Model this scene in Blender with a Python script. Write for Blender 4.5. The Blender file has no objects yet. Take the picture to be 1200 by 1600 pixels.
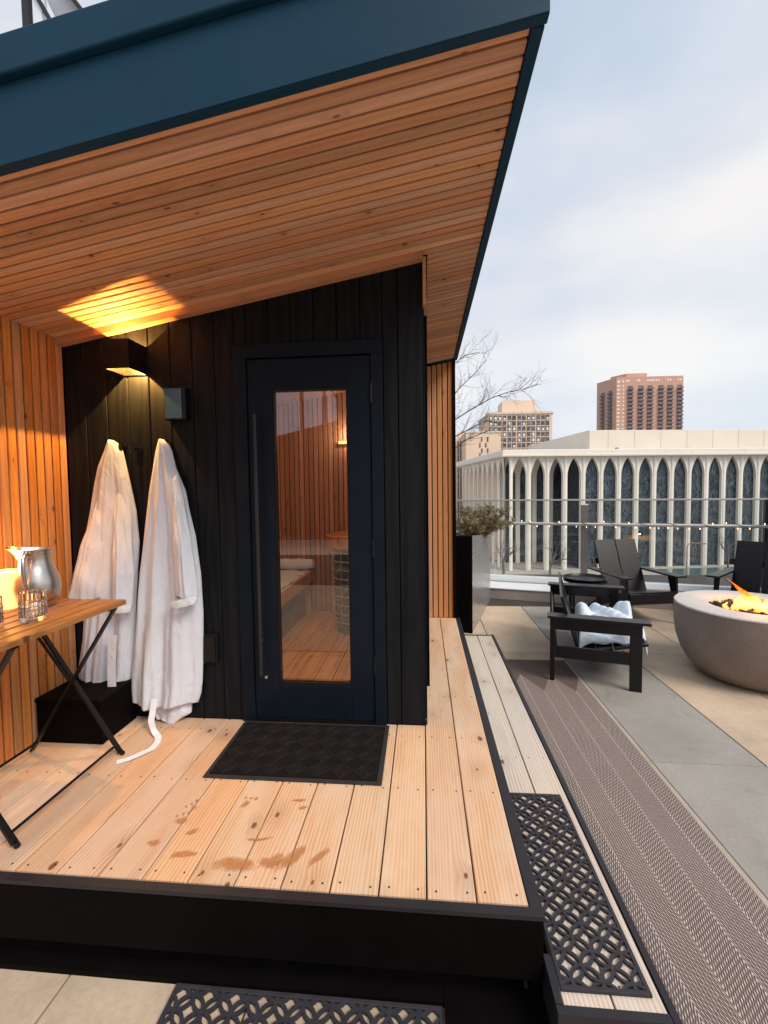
import bpy, bmesh, math, random
from mathutils import Vector, Matrix
R = math.radians
random.seed(7)
scene = bpy.context.scene
C = scene.collection

# ------------------------------------------------------------------ camera
cam_d = bpy.data.cameras.new('camera'); cam = bpy.data.objects.new('camera', cam_d); C.objects.link(cam)
cam_d.sensor_fit = 'VERTICAL'; cam_d.sensor_height = 24.0; cam_d.lens = 694.0/1600*24.0
cam_d.clip_start = 0.05; cam_d.clip_end = 4000
ax = ((0.99606202, -0.00878884, -0.08822244), (0.0876767, -0.05007904, 0.99488938), (-0.01316202, -0.99870659, -0.04911126))
m3 = Matrix([(r[0], -r[1], -r[2]) for r in ax])
cam.matrix_world = Matrix.Translation((0, 0, 1.55)) @ m3.to_4x4()
scene.camera = cam

# ------------------------------------------------------------------ world and light
w = bpy.data.worlds.new('World'); scene.world = w; w.use_nodes = True
nt = w.node_tree; nt.nodes.clear()
def wn(t, **k):
    n = nt.nodes.new(t)
    for a, b in k.items(): setattr(n, a, b)
    return n
SUN_EL, SUN_ROT = R(48), R(-60)
out = wn('ShaderNodeOutputWorld'); bg = wn('ShaderNodeBackground'); bg2 = wn('ShaderNodeBackground')
sky = wn('ShaderNodeTexSky', sky_type='NISHITA'); sky.sun_disc = False; sky.sun_elevation = SUN_EL; sky.sun_rotation = SUN_ROT
bg.inputs[1].default_value = 0.11
nt.links.new(sky.outputs[0], bg.inputs[0])
tc = wn('ShaderNodeTexCoord'); mp = wn('ShaderNodeMapping'); mp.inputs['Scale'].default_value = (1.0, 1.0, 2.2)
nz = wn('ShaderNodeTexNoise'); nz.inputs['Scale'].default_value = 1.7; nz.inputs['Detail'].default_value = 4; nz.inputs['Roughness'].default_value = .45
nt.links.new(tc.outputs['Generated'], mp.inputs[0]); nt.links.new(mp.outputs[0], nz.inputs['Vector'])
rp = wn('ShaderNodeValToRGB')
rp.color_ramp.elements[0].position = .33; rp.color_ramp.elements[0].color = (.54, .645, .77, 1)
rp.color_ramp.elements[1].position = .68; rp.color_ramp.elements[1].color = (1, .965, .92, 1)
e = rp.color_ramp.elements.new(.5); e.color = (.72, .775, .86, 1)
nt.links.new(nz.outputs[0], rp.inputs[0]); nt.links.new(rp.outputs[0], bg2.inputs[0]); bg2.inputs[1].default_value = 0.63
mix = wn('ShaderNodeMixShader'); mix.inputs[0].default_value = .86
nt.links.new(bg.outputs[0], mix.inputs[1]); nt.links.new(bg2.outputs[0], mix.inputs[2]); nt.links.new(mix.outputs[0], out.inputs[0])
sl = bpy.data.lights.new('sun', 'SUN'); sl.energy = 1.85; sl.angle = R(30); sl.color = (1, .90, .78)
so = bpy.data.objects.new('sun', sl); C.objects.link(so)
d = Vector((math.sin(-SUN_ROT)*-1*math.cos(SUN_EL), math.cos(SUN_ROT)*math.cos(SUN_EL), math.sin(SUN_EL)))
d = Vector((.55, -.45, .75)).normalized()
sky.sun_elevation = math.asin(d.z); sky.sun_rotation = math.atan2(d.x, d.y)
so.rotation_euler = d.to_track_quat('Z', 'Y').to_euler()
scene.view_settings.view_transform = 'Standard'; scene.view_settings.look = 'None'
scene.view_settings.exposure = 0.72; scene.view_settings.gamma = 1
scene.render.engine = 'CYCLES'
scene.cycles.max_bounces = 8; scene.cycles.diffuse_bounces = 4; scene.cycles.transparent_max_bounces = 24

# ------------------------------------------------------------------ material helpers
class NT:
    def __init__(s, name):
        s.m = bpy.data.materials.new(name); s.m.use_nodes = True; s.t = s.m.node_tree; s.t.nodes.clear()
        s.o = s.n('ShaderNodeOutputMaterial'); s.p = s.n('ShaderNodeBsdfPrincipled'); s.l(s.p.outputs[0], s.o.inputs[0])
    def n(s, t, **k):
        x = s.t.nodes.new(t)
        for a, b in k.items(): setattr(x, a, b)
        return x
    def l(s, a, b): s.t.links.new(a, b)
    def val(s, sock, v):
        if hasattr(v, 'is_output') or isinstance(v, bpy.types.NodeSocket): s.l(v, sock)
        else: sock.default_value = v
    def math(s, op, a, b=0.0, c=0.0, clamp=False):
        x = s.n('ShaderNodeMath', operation=op, use_clamp=clamp)
        s.val(x.inputs[0], a); s.val(x.inputs[1], b); s.val(x.inputs[2], c); return x.outputs[0]
    def vmath(s, op, a, b=(0, 0, 0)):
        x = s.n('ShaderNodeVectorMath', operation=op); s.val(x.inputs[0], a); s.val(x.inputs[1], b); return x.outputs[0]
    def noise(s, v, scale=5, detail=4, rough=.5, dist=0):
        x = s.n('ShaderNodeTexNoise'); s.l(v, x.inputs['Vector']); x.inputs['Scale'].default_value = scale
        x.inputs['Detail'].default_value = detail; x.inputs['Roughness'].default_value = rough; x.inputs['Distortion'].default_value = dist
        return x.outputs[0]
    def ramp(s, f, stops):
        x = s.n('ShaderNodeValToRGB'); s.val(x.inputs[0], f); cr = x.color_ramp
        while len(cr.elements) < len(stops): cr.elements.new(.5)
        for e, (p, c) in zip(cr.elements, stops):
            e.position = p; e.color = (c, c, c, 1) if not isinstance(c, tuple) else (*c, 1)
        return x.outputs[0]
    def mixc(s, f, a, b, mode='MIX'):
        x = s.n('ShaderNodeMix', data_type='RGBA', blend_type=mode); s.val(x.inputs[0], f)
        for i, v in ((6, a), (7, b)):
            if isinstance(v, tuple): x.inputs[i].default_value = (*v[:3], 1)
            else: s.l(v, x.inputs[i])
        return x.outputs[2]
    def coords(s, scale=(1, 1, 1), rnd=True):
        t = s.n('ShaderNodeTexCoord').outputs['Object']
        if rnd:
            r = s.n('ShaderNodeObjectInfo').outputs['Random']
            cx = s.n('ShaderNodeCombineXYZ'); s.l(s.math('MULTIPLY', r, 47.), cx.inputs[0]); s.l(s.math('MULTIPLY', r, 313.), cx.inputs[1]); s.l(s.math('MULTIPLY', r, 91.), cx.inputs[2])
            t = s.vmath('ADD', t, cx.outputs[0])
        m = s.n('ShaderNodeMapping'); m.inputs['Scale'].default_value = scale; s.l(t, m.inputs[0]); return m.outputs[0]
    def bump(s, h, strength=.3, dist=.01):
        b = s.n('ShaderNodeBump'); b.inputs['Strength'].default_value = strength; b.inputs['Distance'].default_value = dist
        s.val(b.inputs['Height'], h); s.l(b.outputs[0], s.p.inputs['Normal'])
    def set(s, col=None, rough=None, metal=None, spec=None):
        if col is not None:
            if isinstance(col, tuple): s.p.inputs['Base Color'].default_value = (*col, 1)
            else: s.l(col, s.p.inputs['Base Color'])
        if rough is not None: s.val(s.p.inputs['Roughness'], rough)
        if metal is not None: s.p.inputs['Metallic'].default_value = metal
        if spec is not None: s.p.inputs['Specular IOR Level'].default_value = spec
        return s

def plain(name, col, rough=.5, metal=0, spec=.5, var=.12, scale=6, bump=.05, bscale=120):
    k = NT(name); v = k.coords()
    f = k.noise(v, scale, 5, .6)
    c = k.mixc(k.ramp(f, [(.3, 0.), (.7, 1.)]), tuple(x*(1-var) for x in col), tuple(min(1, x*(1+var)) for x in col))
    k.set(c, k.math('MULTIPLY_ADD', f, .25, rough-.12), metal, spec)
    if bump: k.bump(k.noise(v, bscale, 3, .6), bump, .004)
    return k.m

def wood(name, c1, c2, knot=(.10, .04, .02), knots=.55, rough=.6, K=95., val=.28, groove=.25, lx=1., kscale=(3.2, 11, 3), weather=None, amp=1., spec=.3):
    """grain runs along local X"""
    k = NT(name); v = k.coords()
    kv = k.vmath('MULTIPLY', v, kscale)
    vor = k.n('ShaderNodeTexVoronoi', voronoi_dimensions='2D'); k.l(kv, vor.inputs['Vector']); vor.inputs['Scale'].default_value = 1
    sep = k.n('ShaderNodeSeparateColor'); k.l(vor.outputs['Color'], sep.inputs[0])
    on = k.math('GREATER_THAN', sep.outputs[0], 1-knots)
    size = k.math('MULTIPLY_ADD', sep.outputs[1], .075, .045)
    dn = k.math('ADD', vor.outputs['Distance'], k.math('MULTIPLY', k.noise(v, 60, 2), .05))
    near = k.math('MULTIPLY', k.math('SUBTRACT', 1., k.math('DIVIDE', dn, .45), clamp=True), on)
    core = k.math('MULTIPLY', k.ramp(k.math('DIVIDE', dn, size), [(.75, 1.), (1., 0.)]), on)
    # growth rings bent round the knots
    sx = k.n('ShaderNodeSeparateXYZ'); k.l(v, sx.inputs[0])
    warp = k.noise(k.vmath('MULTIPLY', v, (1.1*lx, 9, 9)), 1, 2, .5)
    ph = k.math('ADD', k.math('MULTIPLY', sx.outputs[1], K), k.math('MULTIPLY', warp, 22.))
    ph = k.math('ADD', ph, k.math('MULTIPLY', k.math('MULTIPLY', near, near), 9.))
    ring = k.math('SINE', ph)
    fine = k.noise(k.vmath('MULTIPLY', v, (4*lx, 230, 230)), 1, 3, .6)
    broad = k.noise(k.vmath('MULTIPLY', v, (1.6*lx, 14, 14)), 1, 3, .6)
    f = k.math('ADD', k.math('MULTIPLY_ADD', ring, .20*amp, .12), k.math('MULTIPLY_ADD', fine, .42*amp, .21*(1-amp)))
    f = k.math('ADD', f, k.math('MULTIPLY_ADD', broad, .55*amp, .275*(1-amp)))
    col = k.mixc(k.ramp(f, [(.32, 0.), (.95, 1.)]), c1, c2)
    if weather:
        wz = k.noise(k.vmath('MULTIPLY', v, (2.2, 7, 7)), 1, 4, .65)
        col = k.mixc(k.ramp(wz, [(.42, 0.), (.72, 1.)]), col, weather)
    col = k.mixc(k.math('MULTIPLY', near, .35), col, tuple(x*.62 for x in c2))
    col = k.mixc(core, col, knot)
    hs = k.n('ShaderNodeHueSaturation'); r = k.n('ShaderNodeObjectInfo').outputs['Random']
    k.l(k.math('MULTIPLY_ADD', r, val*2, 1-val), hs.inputs['Value'])
    k.l(k.math('MULTIPLY_ADD', k.math('FRACT', k.math('MULTIPLY', r, 13.7)), .012, .493), hs.inputs['Hue'])
    k.l(k.math('MULTIPLY_ADD', k.math('FRACT', k.math('MULTIPLY', r, 7.3)), .24, .86), hs.inputs['Saturation'])
    k.l(col, hs.inputs['Color'])
    k.set(hs.outputs[0], k.math('MULTIPLY_ADD', fine, .25, rough-.1), 0, spec)
    k.bump(k.math('SUBTRACT', f, k.math('MULTIPLY', core, .3)), groove, .002)
    return k.m

M = {}
M['cedar'] = wood('cedar', (.65, .355, .195), (.47, .225, .115), knots=.3, K=240, val=.2, kscale=(5.5, 12, 3), knot=(.22, .085, .045), groove=.15, amp=.6)
M['cedar_wall'] = wood('cedar_wall', (.58, .27, .105), (.40, .155, .055), knots=.22, K=240, val=.15, kscale=(5.5, 12, 3), knot=(.18, .06, .025), groove=.15, amp=.6)
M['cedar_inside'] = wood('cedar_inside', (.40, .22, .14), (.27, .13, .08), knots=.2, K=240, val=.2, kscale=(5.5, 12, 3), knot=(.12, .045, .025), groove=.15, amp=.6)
M['deck'] = wood('deck_wood', (.71, .47, .295), (.48, .28, .15), knots=.3, K=470, val=.10, kscale=(4.0, 7, 3), knot=(.20, .085, .045), weather=(.64, .48, .35), amp=.95)
M['step'] = wood('step_wood', (.68, .595, .51), (.42, .345, .285), knots=.3, K=470, val=.08, amp=.95, kscale=(4, 8, 3), knot=(.14, .10, .08), weather=(.55, .51, .45))
M['bench'] = wood('bench_wood', (.70, .42, .20), (.52, .27, .11), knots=.2, K=140, val=.08)
M['amber'] = wood('amber_floor', (.62, .33, .12), (.40, .18, .055), knots=.2, K=140, val=.1, rough=.28, spec=.5)
M['teak'] = wood('teak', (.36, .165, .065), (.20, .08, .03), knots=.12, K=190, val=.12, rough=.45)
M['dark_wall'] = wood('black_stained_wood', (.0120, .0132, .0165), (.0055, .0065, .0088), knots=.0, knot=(.006, .006, .008), K=110, val=.10, rough=.55, groove=.5, spec=.12)
M['dark_door'] = plain('door_paint', (.005, .0095, .017), .5, 0, .14, .15, 5, .25, 160)
M['fascia'] = plain('blue_black_metal', (.0035, .037, .074), .55, 0, .2, .10, 3, .15, 300)
M['black'] = plain('black_paint', (.0032, .0022, .0025), .7, 0, .06, .25, 6, .15, 160)
M['black_edge'] = plain('black_edge_metal', (.018, .016, .020), .5, 0, .4, .2, 8, .1, 200)
M['black_metal'] = plain('black_metal', (.005, .0042, .0045), .38, .0, .35, .2)
M['chair'] = plain('charcoal_plastic', (.0065, .0052, .0070), .32, 0, .36, .12, 6, .12, 400)
M['rubber'] = plain('grey_rubber', (.032, .030, .038), .62, 0, .35, .2, 20, .3, 300)
M['mat_black'] = plain('black_rubber_carpet', (.008, .007, .008), .95, 0, .15, .3, 60, .9, 420)
M['mat_edge'] = plain('mat_edge', (.028, .024, .024), .75, 0, .3, .2, 20, .2, 300)
M['white_metal'] = plain('pale_metal_cap', (.78, .82, .86), .35, .1, .5, .05, 3, .03)
M['steel'] = NT('brushed_steel'); _k = M['steel']; _v = _k.coords((1, 1, 90)); _f = _k.noise(_v, 4, 3, .6)
_k.set(_k.mixc(_f, (.42, .38, .35), (.66, .62, .58)), _k.math('MULTIPLY_ADD', _f, .15, .24), 1.0); M['steel'] = _k.m
M['rail'] = plain('rail_metal', (.52, .50, .49), .33, .35, .5, .06, 4, .02)
M['post'] = plain('post_metal', (.22, .19, .185), .42, .35, .5, .06, 4, .03)
M['curb'] = plain('curb_stone', (.36, .31, .28), .75, 0, .3, .1, 4, .2, 60)
M['terry'] = None
def cloth(name, col, sc=900, fold=0):
    k = NT(name); v = k.coords(rnd=False)
    f = k.noise(v, 9, 5, .6)
    k.set(k.mixc(f, tuple(x*.95 for x in col), col), .9, 0, .2)
    k.p.inputs['Sheen Weight'].default_value = .25
    h = k.math('ADD', k.math('MULTIPLY', k.noise(v, sc, 2), .12), k.math('MULTIPLY', k.noise(k.vmath('MULTIPLY', v, (1.6, 1.6, .8)), 7, 4, .55, 1.4), 1.0))
    k.bump(h, .55, .03); return k.m
M['robe'] = cloth('robe_cotton', (.74, .78, .87))
M['towel'] = cloth('towel_cotton', (.70, .80, .92))
M['hem'] = cloth('hem_cotton', (.80, .83, .90))

def concrete(name, c, v2=.14, speck=.1, sc=2.2):
    k = NT(name); v = k.coords()
    a = k.noise(v, sc, 6, .65); b = k.noise(v, 55, 4, .7); c2 = k.noise(v, 420, 2, .5)
    col = k.mixc(k.ramp(a, [(.3, 0.), (.7, 1.)]), tuple(x*(1-v2) for x in c), tuple(x*(1+v2*.8) for x in c))
    col = k.mixc(k.math('MULTIPLY', k.ramp(b, [(.35, 1.), (.55, 0.)]), .25), col, tuple(x*.6 for x in c))
    st = k.ramp(k.noise(v, 5.5, 3, .6, .8), [(.60, 0.), (.74, 1.)])
    col = k.mixc(k.math('MULTIPLY', st, .34), col, tuple(x*.55 for x in c))
    hs = k.n('ShaderNodeHueSaturation'); r = k.n('ShaderNodeObjectInfo').outputs['Random']
    k.l(k.math('MULTIPLY_ADD', r, .14, .93), hs.inputs['Value']); k.l(col, hs.inputs['Color'])
    k.set(hs.outputs[0], .8, 0, .25); k.bump(k.math('ADD', b, k.math('MULTIPLY', c2, .5)), .25, .004); return k.m
M['paver'] = concrete('paver_beige', (.49, .385, .285), .2)
M['paver_grey'] = concrete('paver_grey', (.33, .31, .285))
M['joint'] = plain('joint_sand', (.05, .042, .036), .9)
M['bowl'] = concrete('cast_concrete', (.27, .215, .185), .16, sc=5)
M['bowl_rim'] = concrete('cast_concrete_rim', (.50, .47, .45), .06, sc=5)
M['pale_stone'] = concrete('pale_facade_stone', (.80, .74, .655), .04, sc=.12)
M['pale_side'] = concrete('roof_concrete', (.68, .62, .545), .06, sc=.15)
M['tan'] = concrete('tan_brick', (.80, .60, .45), .05, sc=.2)
M['brick'] = concrete('red_brick', (.62, .365, .28), .06, sc=.2)
M['brick_dark'] = concrete('brown_brick', (.13, .045, .03), .08, sc=.4)
M['plaza'] = concrete('plaza_paving', (.40, .37, .33), .16, sc=.25)
M['street'] = concrete('asphalt', (.10, .115, .115), .1, sc=.2)
M['soil'] = plain('soil', (.05, .035, .025), .95)
M['lot'] = concrete('city_ground', (.26, .25, .23), .2, sc=.05)
M['twig'] = plain('grey_bark', (.13, .105, .11), .8)
M['needle'] = plain('dry_needles', (.40, .34, .19), .8, var=.5, scale=3, bump=0)
M['needle_dark'] = plain('brown_needles', (.19, .125, .085), .8, var=.4, bump=0)
M['rock'] = plain('lava_rock', (.055, .035, .03), .85, var=.4, scale=20, bump=.5, bscale=60)
M['heater_stone'] = plain('heater_stone', (.12, .115, .11), .8, var=.4, scale=12, bump=.5, bscale=50)
M['screw'] = plain('screw_head', (.05, .035, .03), .5, .6)
M['wax'] = plain('white_plastic', (.7, .7, .7), .5)
M['pool'] = plain('pool_water', (.10, .15, .15), .12, 0, .5, .05, .2, 0)

def glass(name, tint=(1, 1, 1), ior=1.5, refl=1.0, rough=0.0, film=0.0):
    k = NT(name); k.t.nodes.remove(k.p)
    g = k.n('ShaderNodeBsdfGlossy'); g.inputs['Roughness'].default_value = rough; g.inputs['Color'].default_value = (1, 1, 1, 1)
    t = k.n('ShaderNodeBsdfTransparent'); t.inputs[0].default_value = (*tint, 1)
    f = k.n('ShaderNodeFresnel'); f.inputs['IOR'].default_value = ior
    mx = k.n('ShaderNodeMixShader'); k.l(k.math('MULTIPLY', f.outputs[0], refl, clamp=True), mx.inputs[0])
    k.l(t.outputs[0], mx.inputs[1]); k.l(g.outputs[0], mx.inputs[2])
    o = mx.outputs[0]
    if film:
        df = k.n('ShaderNodeBsdfDiffuse'); df.inputs[0].default_value = (.7, .72, .74, 1)
        m2 = k.n('ShaderNodeMixShader'); m2.inputs[0].default_value = film; k.l(o, m2.inputs[1]); k.l(df.outputs[0], m2.inputs[2]); o = m2.outputs[0]
    k.l(o, k.o.inputs[0]); return k.m
M['door_glass'] = glass('door_glass', (.90, .84, .80), 1.5, 1.9)
M['rail_glass'] = glass('rail_glass', (.94, .965, .96), 1.45, .85, 0, .02)
M['frost_glass'] = glass('frosted_glass', (.6, .65, .68), 1.5, 1.6, .15, .55)
M['tumbler'] = glass('tumbler_glass', (.97, .97, .97), 1.5, 2.0, .02, .10)
M['roof_glass'] = glass('sloped_glass', (.82, .85, .92), 1.5, 1.2, .02, .35)
k = NT('clear_glass'); k.set((.98, .99, .99), .02); k.p.inputs['Transmission Weight'].default_value = 1; k.p.inputs['IOR'].default_value = 1.46; M['clear_glass'] = k.m
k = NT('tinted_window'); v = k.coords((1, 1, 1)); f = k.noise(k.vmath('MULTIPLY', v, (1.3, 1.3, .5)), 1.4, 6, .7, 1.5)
k.set(k.mixc(k.ramp(f, [(.40, 0.), (.64, 1.)]), (.008, .014, .022), (.10, .135, .16)), .35, 0, .25); M['win'] = k.m  # noise swirls paint mirrored reflections into the window colour
k = NT('tower_window'); v = k.coords(); f = k.noise(v, .6, 4, .7)
k.set(k.mixc(k.ramp(f, [(.45, 0.), (.7, 1.)]), (.07, .055, .06), (.30, .27, .28)), .3, 0, .5); M['twin'] = k.m
M['twin_light'] = plain('bright_blind', (.85, .80, .72), .6)
def emit(name, col, s):
    k = NT(name); k.t.nodes.remove(k.p); e = k.n('ShaderNodeEmission'); e.inputs[0].default_value = (*col, 1); e.inputs[1].default_value = s
    k.l(e.outputs[0], k.o.inputs[0]); return k.m
M['lamp_glow'] = emit('lamp_glow', (1, .66, .32), 9)
M['bulb'] = emit('string_bulb', (1, .60, .32), 2.2)
M['inside_glow'] = emit('inside_glow', (1, .45, .12), 4)
k = NT('candle_glass'); v = k.coords(rnd=False); s = k.n('ShaderNodeSeparateXYZ'); k.l(v, s.inputs[0])
rib = k.math('SINE', k.math('MULTIPLY', k.math('ARCTAN2', s.outputs[1], s.outputs[0]), 60.))
k.set((.9, .62, .30), .35); k.p.inputs['Emission Color'].default_value = (1, .50, .13, 1)
k.p.inputs['Emission Strength'].default_value = 1.15; k.bump(rib, .3, .003); M['candle'] = k.m
# flame
k = NT('flame'); k.t.nodes.remove(k.p); v = k.coords(rnd=False); s = k.n('ShaderNodeSeparateXYZ'); k.l(v, s.inputs[0])
h = k.math('ADD', k.math('MULTIPLY', s.outputs[2], 7.), k.math('MULTIPLY', k.noise(v, 26, 3, .6), .35))
em = k.n('ShaderNodeEmission'); k.l(k.ramp(h, [(.12, (1, .28, .04)), (.45, (1, .55, .16)), (.8, (1, .26, .03)), (1., (.8, .1, .01))]), em.inputs[0]); em.inputs[1].default_value = 2.6
tr = k.n('ShaderNodeBsdfTransparent'); lw = k.n('ShaderNodeLayerWeight'); lw.inputs[0].default_value = .5
mx = k.n('ShaderNodeMixShader'); a = k.math('SUBTRACT', k.noise(v, 38, 3, .7), .30)
k.l(k.math('MULTIPLY', k.math('MULTIPLY_ADD', k.math('SUBTRACT', 1., lw.outputs[1]), .9, .0), k.math('MULTIPLY', a, 4.2, clamp=True), clamp=True), mx.inputs[0])
k.l(tr.outputs[0], mx.inputs[1]); k.l(em.outputs[0], mx.inputs[2]); k.l(mx.outputs[0], k.o.inputs[0]); M['flame'] = k.m
# herringbone runner
k = NT('herringbone_rug'); t = k.n('ShaderNodeTexCoord').outputs['Object']; s = k.n('ShaderNodeSeparateXYZ'); k.l(t, s.inputs[0])
P = .235
tri = k.math('MULTIPLY', k.math('ABSOLUTE', k.math('SUBTRACT', k.math('FRACT', k.math('DIVIDE', k.math('ADD', s.outputs[0], .035), P)), .5)), P*2.)
yy = k.math('ADD', s.outputs[1], k.math('MULTIPLY', tri, 1.25))
ln = k.math('FRACT', k.math('DIVIDE', yy, .0185))
line = k.ramp(ln, [(.0, 1.), (.34, 1.), (.46, 0.), (.90, 0.), (1., 1.)])
dots = k.math('MULTIPLY_ADD', k.math('SINE', k.math('MULTIPLY', s.outputs[0], 2*math.pi/.0105)), .45, .55)
nzv = k.noise(t, 90, 3, .6)
lt = k.math('MULTIPLY', k.math('MULTIPLY', line, dots), k.ramp(nzv, [(.3, .55), (.65, 1.)]))
border = k.math('GREATER_THAN', k.math('ADD', s.outputs[1], k.math('MULTIPLY', tri, 1.25)), 3.70)
spine = k.ramp(k.math('ABSOLUTE', k.math('SUBTRACT', k.math('FRACT', k.math('DIVIDE', k.math('ADD', s.outputs[0], .035), P/2)), .5)), [(.44, 0.), (.48, 1.)])
lt = k.math('MAXIMUM', lt, k.math('MULTIPLY', spine, k.math('MULTIPLY', line, .85)))
lt = k.math('MULTIPLY', lt, k.math('SUBTRACT', 1., k.math('MULTIPLY', border, .88)))
big = k.noise(t, 2.5, 4, .6)
dk = k.mixc(big, (.085, .058, .052), (.145, .105, .096))
k.set(k.mixc(lt, dk, (.72, .63, .58)), .95, 0, .15)
k.bump(k.math('ADD', lt, k.math('MULTIPLY', dots, .3)), .5, .004); M['rug'] = k.m
M['rug_edge'] = plain('rug_binding', (.40, .34, .28), .9, bump=.4, bscale=200)
k = NT('wet_wood'); v = k.coords(rnd=False); pr_ = k.p
tr = k.n('ShaderNodeBsdfTransparent'); mx = k.n('ShaderNodeMixShader'); f = k.noise(v, 34, 4, .7)
at_ = k.n('ShaderNodeAttribute', attribute_name='fade'); k.l(k.ramp(k.math('ADD', k.math('MULTIPLY', at_.outputs['Fac'], .55), f), [(.58, 0.), (1.10, .70)]), mx.inputs[0]); k.l(tr.outputs[0], mx.inputs[1]); k.l(pr_.outputs[0], mx.inputs[2]); k.l(mx.outputs[0], k.o.inputs[0])
k.set((.52, .22, .075), .4, 0, .4); M['wet'] = k.m

# ------------------------------------------------------------------ mesh helpers
class MB:
    def __init__(s): s.v = []; s.f = []
    def add(s, vs, fs):
        b = len(s.v); s.v += [tuple(map(float, p)) for p in vs]; s.f += [tuple(i+b for i in f) for f in fs]; return s
    def box(s, x0, x1, y0, y1, z0, z1):
        return s.add([(x0, y0, z0), (x1, y0, z0), (x1, y1, z0), (x0, y1, z0), (x0, y0, z1), (x1, y0, z1), (x1, y1, z1), (x0, y1, z1)],
                     [(0, 3, 2, 1), (4, 5, 6, 7), (0, 1, 5, 4), (1, 2, 6, 5), (2, 3, 7, 6), (3, 0, 4, 7)])
    def prism(s, poly, axis, a, b):
        n = len(poly)
        def P(p, t):
            return {'x': (t, p[0], p[1]), 'y': (p[0], t, p[1]), 'z': (p[0], p[1], t)}[axis]
        vs = [P(p, a) for p in poly] + [P(p, b) for p in poly]
        fs = [tuple(range(n)), tuple(range(2*n-1, n-1, -1))] + [(i, (i+1) % n+0, (i+1) % n+n, i+n) for i in range(n)]
        return s.add(vs, fs)
    def beam(s, p0, p1, w_, h, up=(0, 0, 1)):
        p0 = Vector(p0); p1 = Vector(p1); d = (p1-p0).normalized(); u = Vector(up)
        if abs(d.dot(u)) > .98: u = Vector((0, 1, 0))
        a = d.cross(u).normalized()*w_/2; c = a.cross(d).normalized()*h/2
        vs = [p+x for p in (p0, p1) for x in (-a-c, a-c, a+c, -a+c)]
        return s.add(vs, [(0, 1, 2, 3), (7, 6, 5, 4), (0, 4, 5, 1), (1, 5, 6, 2), (2, 6, 7, 3), (3, 7, 4, 0)])
    def tube(s, pts, r, n=8, cap=True):
        pts = [Vector(p) for p in pts]; rs = r if isinstance(r, (list, tuple)) else [r]*len(pts)
        b = len(s.v); prev = None
        for i, p in enumerate(pts):
            d = (pts[min(i+1, len(pts)-1)]-pts[max(i-1, 0)]).normalized()
            u = Vector((0, 0, 1)) if abs(d.z) < .9 else Vector((0, 1, 0))
            if prev is not None: u = prev
            a = d.cross(u).normalized(); c = a.cross(d).normalized(); prev = c
            for j in range(n):
                t = 2*math.pi*j/n; s.v.append(tuple(p+(a*math.cos(t)+c*math.sin(t))*rs[i]))
        for i in range(len(pts)-1):
            for j in range(n):
                s.f.append((b+i*n+j, b+i*n+(j+1) % n, b+(i+1)*n+(j+1) % n, b+(i+1)*n+j))
        if cap:
            s.f.append(tuple(b+j for j in reversed(range(n)))); s.f.append(tuple(b+(len(pts)-1)*n+j for j in range(n)))
        return s
    def lathe(s, prof, n=32, c=(0, 0, 0), fn=None):
        b = len(s.v); k = len(prof)
        for i in range(n):
            t = 2*math.pi*i/n
            for j, (r, z) in enumerate(prof):
                x, y, zz = r*math.cos(t), r*math.sin(t), z
                if fn: x, y, zz = fn(x, y, zz, t, j)
                s.v.append((c[0]+x, c[1]+y, c[2]+zz))
        for i in range(n):
            for j in range(k-1):
                a = b+i*k+j; d2 = b+((i+1) % n)*k+j
                s.f.append((a, d2, d2+1, a+1))
        return s
    def grid(s, fn, nu, nv, closed=False):
        b = len(s.v)
        for j in range(nv+1):
            for i in range(nu+(0 if closed else 1)): s.v.append(tuple(fn(i/nu, j/nv)))
        W = nu+(0 if closed else 1)
        for j in range(nv):
            for i in range(nu):
                i2 = (i+1) % W if closed else i+1
                s.f.append((b+j*W+i, b+j*W+i2, b+(j+1)*W+i2, b+(j+1)*W+i))
        return s
    def blob(s, c, r, n=6, seed=0, flat=(1, 1, 1)):
        rr = random.Random(seed); bm = bmesh.new(); bmesh.ops.create_icosphere(bm, subdivisions=1, radius=1)
        vs = []
        for v in bm.verts:
            q = rr.uniform(.8, 1.15)*r; vs.append((c[0]+v.co.x*q*flat[0], c[1]+v.co.y*q*flat[1], c[2]+v.co.z*q*flat[2]))
        bm.verts.index_update(); fs = [tuple(v.index for v in f.verts) for f in bm.faces]; bm.free()
        return s.add(vs, fs)
    def mesh(s, name, smooth=False, fix=True):
        me = bpy.data.meshes.new(name); me.from_pydata(s.v, [], s.f); me.validate()
        if fix:
            bm = bmesh.new(); bm.from_mesh(me); bmesh.ops.recalc_face_normals(bm, faces=bm.faces); bm.to_mesh(me); bm.free()
        if smooth:
            me.polygons.foreach_set('use_smooth', [True]*len(me.polygons))
            if smooth != 'all': me.set_sharp_from_angle(angle=R(40))
        return me

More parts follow.
